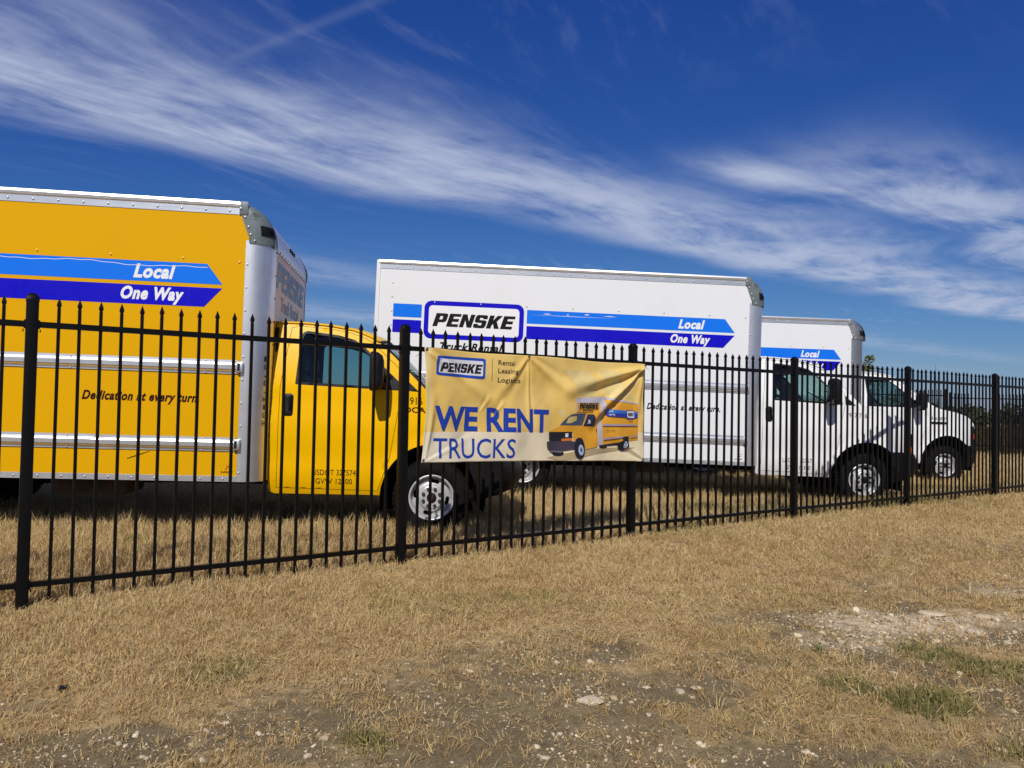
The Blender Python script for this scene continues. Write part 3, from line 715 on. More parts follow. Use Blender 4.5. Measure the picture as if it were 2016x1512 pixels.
for body, x1, z0, z1 in (('Rental', 3.397, 1.506, 1.546), ('Leasing', 3.427, 1.427, 1.480), ('Logistics', 3.465, 1.352, 1.405)):
    V, F = text2d(body, 3.233, x1, z0, z1, bold=0.008); printed('lettering', V, F, 'ink_brown', 0.0022)
V, F = text2d('WE RENT', 2.650, 3.778, 0.966, 1.163, bold=0.034, space=1.0); V = [(x, z - (x - 2.65) * 0.018 + .004) for x, z in V]
printed('lettering', V, F, 'ink_blue', 0.0022)
V, F = text2d('TRUCKS', 2.652, 3.418, 0.757, 0.917, bold=0.004); V = [(x, z - (x - 2.65) * 0.020) for x, z in V]
printed('lettering', V, F, 'ink_blue', 0.0022)
pic = None
for i, (c_, g) in enumerate(PIC):
    o = poly_print('printed_truck' if pic is None else 'printed_shape', g, 'pic_' + c_, 0.0022 + 0.00045 * i, parent=pic or banner)
    if pic is None: pic = o
PO_ = 0.0022 + 0.00045 * (len(PIC) + 1)
for w_, a, b_, m_, sh in (('PENSKE', (4.0888, 1.163), (4.3189, 1.2125), 'pic_black', .3), ('PENSKE', (4.676, 1.099), (4.744, 1.1306), 'pic_black', .3)):
    V, F = word2d(w_, a[0], b_[0], a[1], b_[1], sh); printed('lettering', V, F, m_, PO_, pic)
for w_, a, b_, m_ in (('Truck Rental', (4.1316, 1.136), (4.2506, 1.1586), 'pic_dark'), ('Local', (4.4734, 1.136), (4.5089, 1.1531), 'pic_white'), ('One Way', (4.467, 1.099), (4.5248, 1.1217), 'pic_white'),
                      ('Truck Rental', (4.6788, 1.0502), (4.737, 1.0668), 'pic_dark'), ('Dedication at every turn.', (4.4209, .9625), (4.5279, .9756), 'pic_dark')):
    V, F = text2d(w_, a[0], b_[0], a[1], b_[1], shear=0.25, bold=0.02, res=2); printed('lettering', V, F, m_, PO_, pic)
for cx, cz in ((2.578, 1.597), (4.880, 1.572), (2.572, .744), (4.884, .696), (3.545, 1.588)):
    p_ = bpt(cx, cz, 0.002); g = grid('grommet', [[(p_[0] + r_ * math.cos(a), p_[1] - d_, p_[2] + r_ * math.sin(a)) for a in np.linspace(0, 2 * math.pi, 16, endpoint=False)] for r_, d_ in ((.014, 0), (.012, .003), (.007, .003), (.006, 0), (.001, -.001))], 'steel_grommet', banner, closed=True, flip=True)
    MB().tube([(cx, p_[1] - .004, cz), (cx - .004, -.02, cz + .02), (cx, .02, cz + .024), (cx + .01, -.03, cz + .01), (cx + .035, p_[1] - .01, cz - .03)], .0016, 5).build('cable_tie', 'black_plastic', banner)
MB().tube([(2.552, -.03, 1.575), (2.530, -.035, 1.560), (2.505, -.03, 1.540)], .0018, 5).build('cable_tie', 'black_plastic', banner)
# ------------------------------------------------------------------ trucks
# truck frame: x forward (0 = front end of the box side), y to its left (camera side is -y), z up from its own ground
BT, BB, BL_, HW, RC = 3.09, 0.52, 5.10, 1.22, 0.20
def arc(cx, cy, r_, a0, a1, n):
    return [(cx + r_ * math.cos(R(a0 + (a1 - a0) * k / n)), cy + r_ * math.sin(R(a0 + (a1 - a0) * k / n))) for k in range(n + 1)]
def rivets(name, pts, m, parent, r_=0.011, ny=-1):
    """pan-head rivets; pts (x, y, z, outward normal)"""
    mb = MB()
    for x, y, z, nx_, ny_ in pts:
        t_ = Vector((-ny_, nx_, 0)); nn = Vector((nx_, ny_, 0)); v = []
        for rr, h in ((1.0, 0.0), (0.85, 0.45), (0.45, 0.7)):
            v += [tuple(Vector((x, y, z)) + nn * (h * r_) + (t_ * math.cos(a) + Vector((0, 0, 1)) * math.sin(a)) * (r_ * rr)) for a in [2 * math.pi * k / 8 for k in range(8)]]
        f = [(i * 8 + k, i * 8 + (k + 1) % 8, (i + 1) * 8 + (k + 1) % 8, (i + 1) * 8 + k) for i in range(2) for k in range(8)] + [tuple(16 + k for k in range(8))]
        mb.add(v, f)
    o = mb.build(name, m, parent, smooth=True); o['kind'] = 'stuff'; return o
def front_s(z):
    """front wall position, swept back near the roof"""
    z0, Rr = 2.74, 0.35
    z = np.asarray(z, float); q = np.clip((z - z0) / Rr, 0, 1)
    return RC - 0.30 * (1 - np.sqrt(np.maximum(0, 1 - q * q)))
def decal(name, V, F, m, y, parent): return mesh(name, flat_side(V, y), F, m, parent)
def poly_decal(name, poly, m, y, parent, holes=()):
    v, f = fill2d(poly, holes, 0.6); return mesh(name, flat_side(v, y), f, m, parent)
def cargo_box(root, body, rivet_m, full, front_text, text_m, cap_m='cap_plastic', post_m='aluminium_post', number_on_post=False, scratch=False, top=BT):
    dz = top - BT
    cap = [(-0.078, 2.985), (-0.005, 2.82), (0.018, 2.73)]
    box = MB()
    sp = [(-BL_, BB), (0.0, BB), (0.0, 2.74), (-0.01, 2.80), (-0.08, 2.975), (-0.08, BT - .06), (-BL_, BT - .06)]
    v, f = fill2d(sp, (), 0.6)
    v = [(a, z + dz if z > 2.0 else z) for a, z in v]
    V = flat_side(v, -HW); F = [tuple(q) for q in f]; nV = len(V)
    V += flat_side(v, HW); F += [tuple(nV + i for i in q[::-1]) for q in f]
    b = len(V)                                             # front wall, rear wall, floor
    w = HW - RC
    V += [(RC, -w, BB), (RC, w, BB), (RC, w, 2.74 + dz), (RC, -w, 2.74 + dz), (-BL_, -HW, BB), (-BL_, HW, BB), (-BL_, HW, BT - .06 + dz), (-BL_, -HW, BT - .06 + dz), (RC, -w, BB), (0, -HW, BB), (0, HW, BB), (RC, w, BB)]
    F += [(b + 4, b + 7, b + 6, b + 5), (b + 4, b + 5, b + 10, b + 9), (b + 9, b + 10, b + 11, b + 8)]
    box = mesh('cargo_box', V, F, body, root)
    mesh('front_wall', V[b:b + 4], [(0, 1, 2, 3)], 'yellow_front_paint' if body == 'yellow_paint' else body, box)
    # aluminium corner posts, roof cap and rails
    for sg in (-1, 1):
        rows = []
        for z in (BB - .004, 2.74 + dz):
            rows.append([(-0.03, sg * (HW + .004), z)] + [(RC * math.sin(a), sg * (HW - RC + (RC + .004) * math.cos(a)), z) for a in np.linspace(0, math.pi / 2, 13)] + [(RC + .004, sg * (HW - RC - .045), z)])
        grid('corner_post', rows, post_m, box, flip=sg > 0)
        zz = np.linspace(2.715, BT + .004, 16); rows = []
        for z in zz:
            fs = float(front_s(z)) + 0.012; rr = RC - 0.10 * max(0, (z - 2.74) / .35); k = (z - 2.715) / (BT - 2.715)
            rear = 0.012 + (-0.085 - 0.012) * min(1.0, max(0.0, (z - 2.72) / .26))
            row = [(rear, sg * (HW + .010 - .05 * max(0, k - .72) ** 1.2), z + dz)]
            row += [(fs - rr + rr * math.sin(a), sg * (HW + .010 - .05 * max(0, k - .72) ** 1.2 - rr + rr * math.cos(a)), z + dz) for a in np.linspace(0, math.pi / 2, 10)]
            row += [(fs, sg * (HW - rr - .05), z + dz)]
            rows.append(row)
        cp = grid('corner_cap', rows, cap_m, box, flip=sg > 0)
        cb = MB().box(-.098, -.02, -.006, .006, 2.975 + dz, BT + .006 + dz); cb.build('cap_ear', cap_m, cp, loc=(0, sg * (HW + .010), 0), bevel=.003)
        # recess with marker lamp on the cap, cap base band, embossed emblem
        def cap_pt(z, a, d_):
            fs_ = float(front_s(z)) + 0.012; r0 = RC - 0.10 * max(0, (z - 2.74) / .35)
            return (fs_ - r0 + (r0 + d_) * math.sin(a), sg * (HW + .010 - r0 + (r0 + d_) * math.cos(a)), z + dz)
        a0 = np.linspace(R(24), R(86), 9); mk = []
        for z in (2.792, 2.83, 2.885):
            mk.append([cap_pt(z, a, .004) for a in a0])
        grid('marker_recess', mk, 'black_plastic', cp, flip=sg > 0)
        lm = []
        for z in (2.820, 2.855):
            lm.append([cap_pt(z, a, .009) for a in np.linspace(R(50), R(68), 4)])
        grid('marker_lamp', lm, 'lamp_black', cp, flip=sg > 0)
        bd = [[(.010, sg * (HW + .013), z)] + [(RC * math.sin(a), sg * (HW - RC + (RC + .015) * math.cos(a)), z) for a in np.linspace(0, math.pi / 2, 11)] for z in (2.716 + dz, 2.765 + dz)]
        grid('cap_band', bd, cap_m, cp, flip=sg > 0)
        if sg < 0:
            e = MB(); z0 = 2.935 + dz
            for pts in ([(-.035, z0), (.000, z0), (.020, z0 + .048), (.050, z0 + .048)], [(.068, z0 + .005), (.036, z0 + .005), (.048, z0 + .036), (.085, z0 + .036)], [(.02, z0 + .062), (.093, z0 + .062)]):
                e.tube([(a * .85, -(HW + .009), z_) for a, z_ in pts], .0025, 5)
            e.build('emblem', cap_m, cp)
        # roof side rail: vertical flange and a rounded lip
        y = sg * HW
        prof = [(y + sg * .005, 2.975), (y + sg * .006, 3.035), (y + sg * .016, 3.045), (y + sg * .020, 3.070), (y + sg * .012, 3.092), (y - sg * .05, 3.096)]
        grid('roof_rail', [[(x, a, z + dz) for a, z in prof] for x in (-BL_, -3.2, -1.6, -0.09)], 'aluminium_rail', box, flip=sg < 0, smooth=False)
        prof = [(y + sg * .004, BB + .048), (y + sg * .006, BB + .046), (y + sg * .007, BB - .004), (y - sg * .04, BB - .006)]
        grid('bottom_rail', [[(x, a, z) for a, z in prof] for x in (-BL_, -0.03)], 'aluminium_rail', box, flip=sg > 0, smooth=False)
        # rub rails: stepped hollow extrusion with end caps
        for zc in (1.567, 0.858):
            pr = [(.004, -.066), (.010, -.064), (.010, -.046), (.034, -.030), (.040, -.020), (.040, .018), (.034, .028), (.012, .040), (.010, .062), (.004, .064)]
            rows = []
            for x in np.linspace(-BL_ + .02, -0.055, 40):
                dent = 0.0
                if scratch and zc < 1 and sg < 0: dent = -0.02 * math.exp(-((x + 1.28) / .10) ** 2) * math.sin((x + 1.28) * 22 + 1.0) - .008 * math.exp(-((x + .95) / .12) ** 2)
                rows.append([(x, y + sg * (d_ + dent * (d_ / .04)), zc + z_ + dent * .35) for d_, z_ in pr])
            rr_ = grid('rub_rail', rows, 'aluminium_rail', box, flip=sg < 0, smooth=False)
            MB().box(-.060, -.006, -.021, .021, -.050, .046).build('end_cap', 'aluminium_post', rr_, bevel=.006, loc=(0, y + sg * .022, zc))
            MB().box(-.052, -.030, -.0235, .0235, -.035, .032).build('end_slot', 'black_plastic', rr_, loc=(0, y + sg * .022, zc))
            if sg < 0: rivets('rivets', [(x, -HW - .0105, zc + q, 0, -1) for x in (-.075, -.34, -.9, -1.5, -2.1, -2.7, -3.3, -3.9, -4.5) for q in (-.055, .052)], 'rivet_metal', rr_, .009)
    # roof sheet and swept front header across the width
    RS = [[(x, -HW + .04, BT - .004 + dz), (x, 0, BT + .02 + dz), (x, HW - .04, BT - .004 + dz)] for x in (-BL_, -2.5, -.12)]
    grid('roof_sheet', RS, 'roof_sheet', box)
    hd = [[(float(front_s(z)) + .006, y, z + dz) for y in np.linspace(-HW + .12, HW - .12, 12)] for z in np.linspace(2.70, BT, 14)]
    hh = grid('roof_header', hd, 'aluminium_post', box)
    for y in (-.12, 0, .12):
        zc = 2.87; MB().tube([(float(front_s(zc)) - .01, y, zc + dz), (float(front_s(zc)) + .02, y, zc + dz)], .022, 10).build('clearance_lamp', 'lamp_black', hh)
    rivets('rivets', [(RC + .006, y, 2.715 + dz, 1, 0) for y in np.arange(-.95, 1.0, .15)], 'lug_steel', hh, .009)
    # rivet lines of the camera side
    rivets('rivets', [(x, -HW - .0065, 3.005 + dz, 0, -1) for x in np.arange(-4.85, -.12, .212)] + [(x, -HW - .0075, BB + .022, 0, -1) for x in np.arange(-4.9, -.03, .198)] + [(-.012, -HW - .004, z, 0, -1) for z in np.arange(.60, 2.7, .213)], 'rivet_metal', box, .0105)
    rivets('rivets', [(x, -HW - .0005, 2.548, 0, -1) for x in np.arange(-.58, -4.7, -.625)] + [(-.082, -HW - .0005, 2.535, 0, -1)] + ([(-4.905, -HW - .0005, z, 0, -1) for z in np.arange(.7, 2.95, .19)] if full else []), rivet_m, box, .0115)
    rivets('rivets', [(-.045, -HW - .012, 2.955 + dz, 0, -1), (-.012, -HW - .012, 2.865 + dz, 0, -1), (.010, -HW - .012, 2.795 + dz, 0, -1), (.05, -HW - .010, 2.74 + dz, .25, -.97), (-.085, -HW - .018, 3.03 + dz, 0, -1)], 'rivet_metal', box, .012)
    rivets('rivets', [(RC + .004, -w_, z, 1, 0) for w_ in (HW - RC - .03,) for z in np.arange(.7, 2.7, .22)], 'lug_steel', box, .008)
    # lettering and stripes
    y1, y2, y3 = -HW - .0015, -HW - .0022, -HW - .0030
    xl = -3.075
    poly_decal('stripe', [(xl, 2.318), (-.224, 2.318), (-.365, 2.503), (xl, 2.503)], 'light_blue_vinyl', y1, box)
    poly_decal('stripe', [(xl, 2.108), (-.378, 2.108), (-.224, 2.284), (xl, 2.284)], 'dark_blue_vinyl', y1, box)
    poly_decal('stripe', rrect(-4.885, -4.50, 2.330, 2.510, .012, 2), 'light_blue_vinyl', y1, box)
    poly_decal('stripe', rrect(-4.885, -4.50, 2.120, 2.295, .012, 2), 'dark_blue_vinyl', y1, box)
    lg = poly_decal('logo_frame', rrect(-4.465, -3.115, 2.055, 2.570, .10, 6), 'dark_blue_vinyl', y1, box)
    poly_decal('logo_field', rrect(-4.402, -3.178, 2.118, 2.507, .05, 6), 'white_vinyl', y2, lg)
    V_, F_ = word2d('PENSKE', -4.350, -3.225, 2.225, 2.405, .30); decal('lettering', V_, F_, 'black_vinyl', y3, lg)
    for body_, x0, x1, z0, z1, m_, sh, bo in (('Truck Rental', -4.235, -3.385, 1.905, 2.015, 'black_vinyl', .28, .034), ('Local', -1.005, -.640, 2.345, 2.475, 'white_vinyl', .27, .045), ('One Way', -1.105, -.558, 2.114, 2.270, 'white_vinyl', .27, .045), ('Dedication at every turn.', -1.395, -.385, 1.205, 1.315, text_m, .28, .036)):
        V_, F_ = text2d(body_, x0, x1, z0, z1, shear=sh, bold=bo, space=1.10); decal('lettering', V_, F_, m_, y2, box)
    for body_, x0, x1, z0, z1, m_ in (('JC', -.135, -.065, .625, .672, 'red_vinyl'), ('SUPREME', -.170, -.062, .595, .612, 'maroon_vinyl')):
        V_, F_ = text2d(body_, x0, x1, z0, z1, shear=.3, bold=.01); decal('lettering', V_, F_, m_, y2, box)
    if scratch:
        xs = np.linspace(-3.0, -.36, 90); zs = 2.470 + .016 * np.sin(xs * 5.2) * np.sin(xs * 2.1 + 1) + .003 * np.sin(xs * 31)
        mesh('scratch', [(x, y2, z) for x, z in zip(xs, zs)] + [(x, y2, z + .0045) for x, z in zip(xs, zs)], [(i, i + 1, 91 + i, 90 + i) for i in range(89)], 'white_vinyl', box)
        mesh('scrape', [(-.985, y2, .705), (-.90, y2, .735), (-.80, y2, .775), (-.79, y2, .783), (-.90, y2, .745), (-.985, y2, .712)], [(0, 1, 4, 5), (1, 2, 3, 4)], 'maroon_vinyl', box)
    else:
        for x0, x1, z, h in ((-2.86, -2.74, 2.458, .010), (-2.54, -2.50, 2.458, .012), (-2.30, -2.22, 2.470, .014), (-2.05, -1.85, 2.462, .008), (-3.05, -1.9, 2.440, .003)):
            mesh('scratch', [(x0, y2, z), ((x0 + x1) / 2, y2, z - .003), (x1, y2, z), ((x0 + x1) / 2, y2, z + h)], [(0, 1, 2, 3)], 'white_vinyl', box)
    if front_text:
        for kind_, w_, a0_, a1_, z0, z1 in (('b', 'PENSKE', -.92, .86, 2.36, 2.62), ('t', 'Truck Rental', -.62, .50, 2.16, 2.31)):
            V_, F_ = word2d(w_, a0_, a1_, z0, z1, .3) if kind_ == 'b' else text2d(w_, a0_, a1_, z0, z1, shear=.25, bold=.02)
            mesh('front_lettering', [(RC + .002, x, z) for x, z in V_], [tuple(q) for q in F_], 'front_lettering_vinyl', box)
    if number_on_post:
        for k, ch in enumerate(['1', '0', "'", '0', '"', 'H', 'I', 'G', 'H']):
            V_, F_ = text2d(ch, -.018 if ch not in "'\"I" else -.008, .018 if ch not in "'\"I" else .008, 1.63 - k * .075, 1.63 - k * .075 + (.05 if ch not in "'\"" else .02), bold=.01)
            a = R(58); V3 = []
            for x, z in V_:
                q = a + x / (RC + .006); V3.append(((RC + .006) * math.sin(q), -(HW - RC + (RC + .006) * math.cos(q)), z))
            mesh('height_lettering', V3, [tuple(q) for q in F_], 'black_vinyl', box)
    # rear frame and roll-up door
    if full:
        rf = MB().box(-BL_ - .03, -BL_ + .02, -HW - .012, -HW + .10, BB - .02, BT + dz).box(-BL_ - .03, -BL_ + .02, HW - .10, HW + .012, BB - .02, BT + dz).box(-BL_ - .03, -BL_ + .02, -HW + .101, HW - .101, BT - .20 + dz, BT - .004 + dz)
        rf.build('rear_frame', body, box)
    MB().box(-BL_ - .012, -BL_ - .004, -HW + .101, HW - .101, BB + .02, BT - .201 + dz).build('rear_door', 'white_paint', box)
    return box

def build_wheel(loc, flip, mark):
    """steel wheel with tyre, axis along y, outer face toward -y"""
    e = empty('wheel', loc, math.pi if flip else 0)
    prof = [(.205, .10), (.225, .112), (.285, .122), (.335, .112), (.362, .092), (.372, .060), (.373, .02), (.373, -.02), (.372, -.060), (.362, -.092), (.335, -.112), (.285, -.122), (.240, -.116), (.222, -.104), (.205, -.085)]
    grid('tyre', lathe(prof, 56), 'tyre_rubber', e, closed=True, flip=False)
    ty = e.children[-1]
    tb = MB()
    for k in range(48):
        a = 2 * math.pi * k / 48
        for y0, y1, o_ in ((-.098, -.045, 0), (-.038, .038, .5), (.045, .098, .2)):
            a0 = a + o_ * .06; a1 = a0 + .085; v = []
            for rr in (.366, .3795):
                for aa in (a0, a1):
                    for y in (y0, y1): v.append((rr * math.cos(aa), y, rr * math.sin(aa)))
            tb.add(v, [(4, 5, 7, 6), (0, 4, 6, 2), (1, 3, 7, 5), (0, 1, 5, 4), (2, 6, 7, 3)])
    tr = tb.build('tread', 'tyre_rubber', ty); tr['kind'] = 'stuff'
    def dep(r_):
        return np.interp(r_, [0, .112, .119, .127, .132, .155, .181, .187, .196, .201], [-.100, -.098, -.094, -.066, -.060, -.056, -.048, -.042, -.020, .0])
    slots = []
    for k in range(4):
        a0 = R(78 + 90 * k); lp = []
        for sgn, rr in ((1, .177), (-1, .140)):
            for q in np.linspace(-.27, .27, 7): r2 = rr - sgn * .010 * (abs(q) > .2) ; lp.append((r2 * math.cos(a0 + sgn * q), r2 * math.sin(a0 + sgn * q)))
        P_ = np.array(lp); cen = P_.mean(0); slots.append([tuple(q) for q in lp])
    v, f = fill2d([(.2005 * math.cos(a), .2005 * math.sin(a)) for a in np.linspace(0, 2 * math.pi, 64, endpoint=False)], slots, 0.0125)
    rr = np.hypot(v[:, 0], v[:, 1])
    rim = mesh('rim', [(q[0], d_, q[1]) for q, d_ in zip(v, dep(rr))], f, 'wheel_steel', e, smooth=True)
    grid('rim_lip', lathe([(.188, -.040), (.196, -.055), (.200, -.085), (.206, -.104), (.214, -.110), (.222, -.108), (.225, -.098), (.222, -.08)], 56), 'wheel_steel', rim, closed=True, flip=True)
    grid('drum', lathe([(.001, .01), (.19, .01), (.20, .02)], 32), 'wheel_dark', rim, closed=True, flip=True)
    for k in range(8):
        a = R(22.5 + 45 * k); x, z = .086 * math.cos(a), .086 * math.sin(a)
        MB().tube([(x, -.095, z), (x, -.114, z), (x, -.122, z)], [.0185, .017, .010], 8).build('lug_nut', 'lug_steel', rim)
    grid('hub_cap', lathe([(.0475, -.095), (.046, -.112), (.040, -.118), (.001, -.120)], 24), 'wheel_dark', rim, closed=True, flip=True)
    if mark:
        V_, F_ = text2d('GMC', -.030, .030, -.011, .011, bold=.03); q = R(78)
        mesh('hub_lettering', [(x * math.cos(q) - z * math.sin(q), -.1205, x * math.sin(q) + z * math.cos(q)) for x, z in V_], [tuple(g) for g in F_], 'dark_red_vinyl', rim)
    return e

GM = dict(
    s_rear=.205, z_rock=.385, belt=1.395,
    roof=[(.205, 2.03), (.45, 2.035), (.72, 2.02), (.95, 1.985), (1.10, 1.935), (1.20, 1.875)],
    shield=[(1.20, 1.875), (1.36, 1.73), (1.53, 1.56), (1.70, 1.392)],
    hood=[(1.70, 1.392), (1.82, 1.372), (1.98, 1.342), (2.15, 1.297), (2.30, 1.235), (2.40, 1.155), (2.455, 1.05), (2.50, .92), (2.51, .755)],
    arch=(1.775, .385, .512), wheel=1.76,
    door=[(.285, .445), (.288, 1.40), (.355, 1.985), (.45, 2.005), (.72, 1.988), (.93, 1.955), (1.07, 1.905), (1.15, 1.855), (1.36, 1.660), (1.445, 1.575), (1.440, 1.39), (1.405, 1.20), (1.340, .75), (1.232, .430)],
    window=[(.43, 1.440), (.452, 1.900), (.470, 1.940), (.505, 1.955), (.80, 1.925), (.96, 1.885), (1.06, 1.815), (1.25, 1.630), (1.400, 1.490), (1.408, 1.415), (1.30, 1.415)],
    sail=1.27, handle=(.368, 1.235), mirror=(1.200, 1.575), bump=[(2.10, .775), (2.50, .775), (2.66, .745), (2.70, .67), (2.70, .55), (2.65, .45), (2.50, .385), (2.30, .350), (2.22, .345), (2.25, .55)],
    light=(.80, 1.02), wid=1.0)
FORD = dict(
    s_rear=.205, z_rock=.40, belt=1.44,
    roof=[(.205, 2.115), (.45, 2.12), (.72, 2.11), (.92, 2.075), (1.05, 2.025), (1.14, 1.965)],
    shield=[(1.14, 1.965), (1.38, 1.78), (1.60, 1.61), (1.80, 1.475)],
    hood=[(1.80, 1.475), (1.98, 1.425), (2.20, 1.385), (2.42, 1.325), (2.56, 1.265), (2.645, 1.185), (2.675, 1.08), (2.690, .95), (2.690, .76)],
    arch=(2.02, .43, .515), wheel=2.00,
    door=[(.30, .50), (.31, 1.44), (.375, 2.065), (.45, 2.09), (.72, 2.075), (.90, 2.04), (1.02, 1.985), (1.20, 1.84), (1.46, 1.64), (1.62, 1.50), (1.62, 1.43), (1.60, 1.20), (1.53, .90), (1.40, .52)],
    window=[(.46, 1.470), (.445, 2.00), (.47, 2.03), (.52, 2.045), (.78, 2.025), (.90, 1.985), (1.02, 1.90), (1.20, 1.75), (1.42, 1.575), (1.50, 1.475)],
    sail=1.30, handle=(.40, 1.26), mirror=(1.38, 1.595), bump=[(2.46, .74), (2.68, .745), (2.79, .735), (2.83, .68), (2.83, .55), (2.80, .43), (2.72, .36), (2.58, .345), (2.45, .36)],
    light=(.79, 1.12), wid=1.0)

def cab(root, C_, body, body_m, numbers, text_m, truck_no, no_size, gm):
    ax_, az_, ar_ = C_['arch']
    nose = C_['hood'][-2][0]
    def yw(s, z):
        s = np.asarray(s, float); z = np.asarray(z, float); b = C_['belt']
        y = C_['wid'] - 0.05 * np.clip((.64 - z) / .25, 0, 1.5) ** 2 - 0.17 * np.clip((z - b) / .65, 0, 1.2) ** 1.2
        y = y - 0.020 * sstep(np.abs(z - 1.02), .03, .32) + 0.004 * np.exp(-((z - 1.07) / .02) ** 2)
        y = y - 0.19 * np.clip((s - (nose - .62)) / .62, 0, 1.1) ** 2.4
        rr = np.hypot(s - ax_, z - az_)
        return y + 0.020 * (1 - sstep(rr, ar_ + .015, ar_ + .075)) * (rr > ar_ - .05)
    def onside(name, V, F, m, parent, d=0.0, both=True, smooth=True):
        V = np.asarray(V, float); o = None
        for sg in ((-1, 1) if both else (-1,)):
            pts = np.stack([V[:, 0], sg * (yw(V[:, 0], V[:, 1]) + d), V[:, 1]], -1)
            o_ = mesh(name, pts, [tuple(q) if sg < 0 else tuple(q)[::-1] for q in F], m, parent, smooth)
            o = o or o_
        return o
    a_r = math.degrees(math.asin(min(1, (C_['hood'][-1][1] - az_) / ar_)))
    arc_p = arc(ax_, az_, ar_, a_r, 180 - math.degrees(math.asin(min(1, (C_['z_rock'] - az_) / ar_))), 26)
    sr = C_['s_rear']
    outline = C_['roof'] + C_['shield'][1:] + C_['hood'][1:] + [(q[0], q[1]) for q in arc_p] + [(sr + .06, C_['z_rock']), (sr + .012, C_['z_rock'] + .02), (sr, C_['z_rock'] + .06)]
    door_hole = offset_poly(C_['door'], .0045)
    v, f = fill2d(outline, [door_hole], .05)
    shell = onside('cab_shell', v, f, body_m, root, both=False)
    shell.name = 'cab'
    pts = np.stack([v[:, 0], yw(v[:, 0], v[:, 1]), v[:, 1]], -1)
    mesh('left_side', pts, [tuple(q)[::-1] for q in f], body_m, shell, True)
    if gm:
        tv, tf = fill2d([(1.452, 1.410), (1.600, 1.402), (1.452, 1.540)], (), .04)
        onside('corner_trim', tv, [tuple(q) for q in tf], 'black_plastic', shell, .004)
    # door skins, window frames, glass
    win = C_['window']
    v, f = fill2d(C_['door'], [win], .05)
    for sg in (-1, 1):
        dr = mesh('door', np.stack([v[:, 0], sg * (yw(v[:, 0], v[:, 1]) + .001), v[:, 1]], -1), [tuple(q) if sg < 0 else tuple(q)[::-1] for q in f], body_m, root, True)
        fr_in = offset_poly(win, -.018); fv, ff = fill2d(offset_poly(win, .006), [fr_in], .05)
        mesh('window_frame', np.stack([fv[:, 0], sg * (yw(fv[:, 0], fv[:, 1]) + .0035), fv[:, 1]], -1), [tuple(q) if sg < 0 else tuple(q)[::-1] for q in ff], 'black_plastic', dr, True)
        gv, gf = fill2d(offset_poly(win, -.015), (), .07)
        mesh('side_window', np.stack([gv[:, 0], sg * (yw(gv[:, 0], gv[:, 1]) - .010), gv[:, 1]], -1), [tuple(q) if sg < 0 else tuple(q)[::-1] for q in gf], 'side_glass', dr, True)
        # black sail panel carrying the mirror, and a chrome-grey belt strip
        sl = [q for q in fr_in if q[0] > C_['sail']]; ztop = np.interp(C_['sail'], [q[0] for q in win[6:-1]], [q[1] for q in win[6:-1]]) - .01
        slp = [(C_['sail'], win[0][1] - .02)] + [(win[-2][0] + .0, win[-2][1] - .005), (C_['sail'], ztop)] if not gm else [(C_['sail'], 1.408), (1.404, 1.410), (1.402, 1.492), (C_['sail'], ztop)]
        sv, sf = fill2d(slp, (), .05)
        mesh('sail_panel', np.stack([sv[:, 0], sg * (yw(sv[:, 0], sv[:, 1]) + .005), sv[:, 1]], -1), [tuple(q) if sg < 0 else tuple(q)[::-1] for q in sf], 'black_plastic', dr, True)
        hx, hz = C_['handle']; hv, hf = fill2d(rrect(hx - .048, hx + .048, hz - .108, hz + .108, .032), (), .02)
        hy = yw(hv[:, 0], hv[:, 1]); ed = np.minimum(np.minimum(hv[:, 0] - hx + .048, hx + .048 - hv[:, 0]), np.minimum(hv[:, 1] - hz + .108, hz + .108 - hv[:, 1]))
        h_ = mesh('door_handle', np.stack([hv[:, 0], sg * (hy + .002 + .012 * sstep(ed, 0, .016)), hv[:, 1]], -1), [tuple(q) if sg < 0 else tuple(q)[::-1] for q in hf], 'black_plastic', dr, True)
        MB().box(hx + .008, hx + .034, -.012, .006, hz - .055, hz + .085).build('handle_grip', 'lamp_black', dr, bevel=.004, loc=(0, sg * (float(yw(hx, hz)) + .014), 0))
        # dark inner lining behind the door joint
        lv, lf = fill2d(offset_poly(C_['door'], .03), [offset_poly(win, .004)], .08)
        mesh('lining', np.stack([lv[:, 0], sg * (yw(lv[:, 0], lv[:, 1]) - .022), lv[:, 1]], -1), [tuple(q) for q in lf], 'interior_dark', dr, True)
        # mirror
        mx, mz = C_['mirror']; my = sg * (C_['wid'] + .20)
        mir = empty('mirror', (0, 0, 0)); mir.parent = root
        rows = []
        for k, (dx_, sc) in enumerate(((-.060, .93), (-.045, 1.0), (.010, .97), (.050, .82), (.066, .55), (.070, .1))):
            rows.append([(mx + dx_ + q[1] * .0, my + q[0] * sc, mz + q[1] * sc) for q in rrect(-.125, .125, -.185, .185, .06, 5)])
        hs = grid('mirror_housing', rows, 'black_plastic', mir, closed=True, flip=True)
        MB().box(mx - .062, mx - .052, my - .105, my + .105, mz - .165, mz + .165).build('mirror_glass', 'mirror_dark', mir, bevel=.004)
        y_in = sg * (float(yw(mx + .12, 1.47)) - .005)
        for zz_ in (-.07, .02): MB().tube([(mx + .02, my - sg * .10, mz + zz_ - .03), (mx + .06, my - sg * .15, mz + zz_ - .05), (mx + .10, y_in, mz + zz_ - .06)], [.028, .026, .03], 8).build('mirror_arm', 'black_plastic', mir, smooth=True)
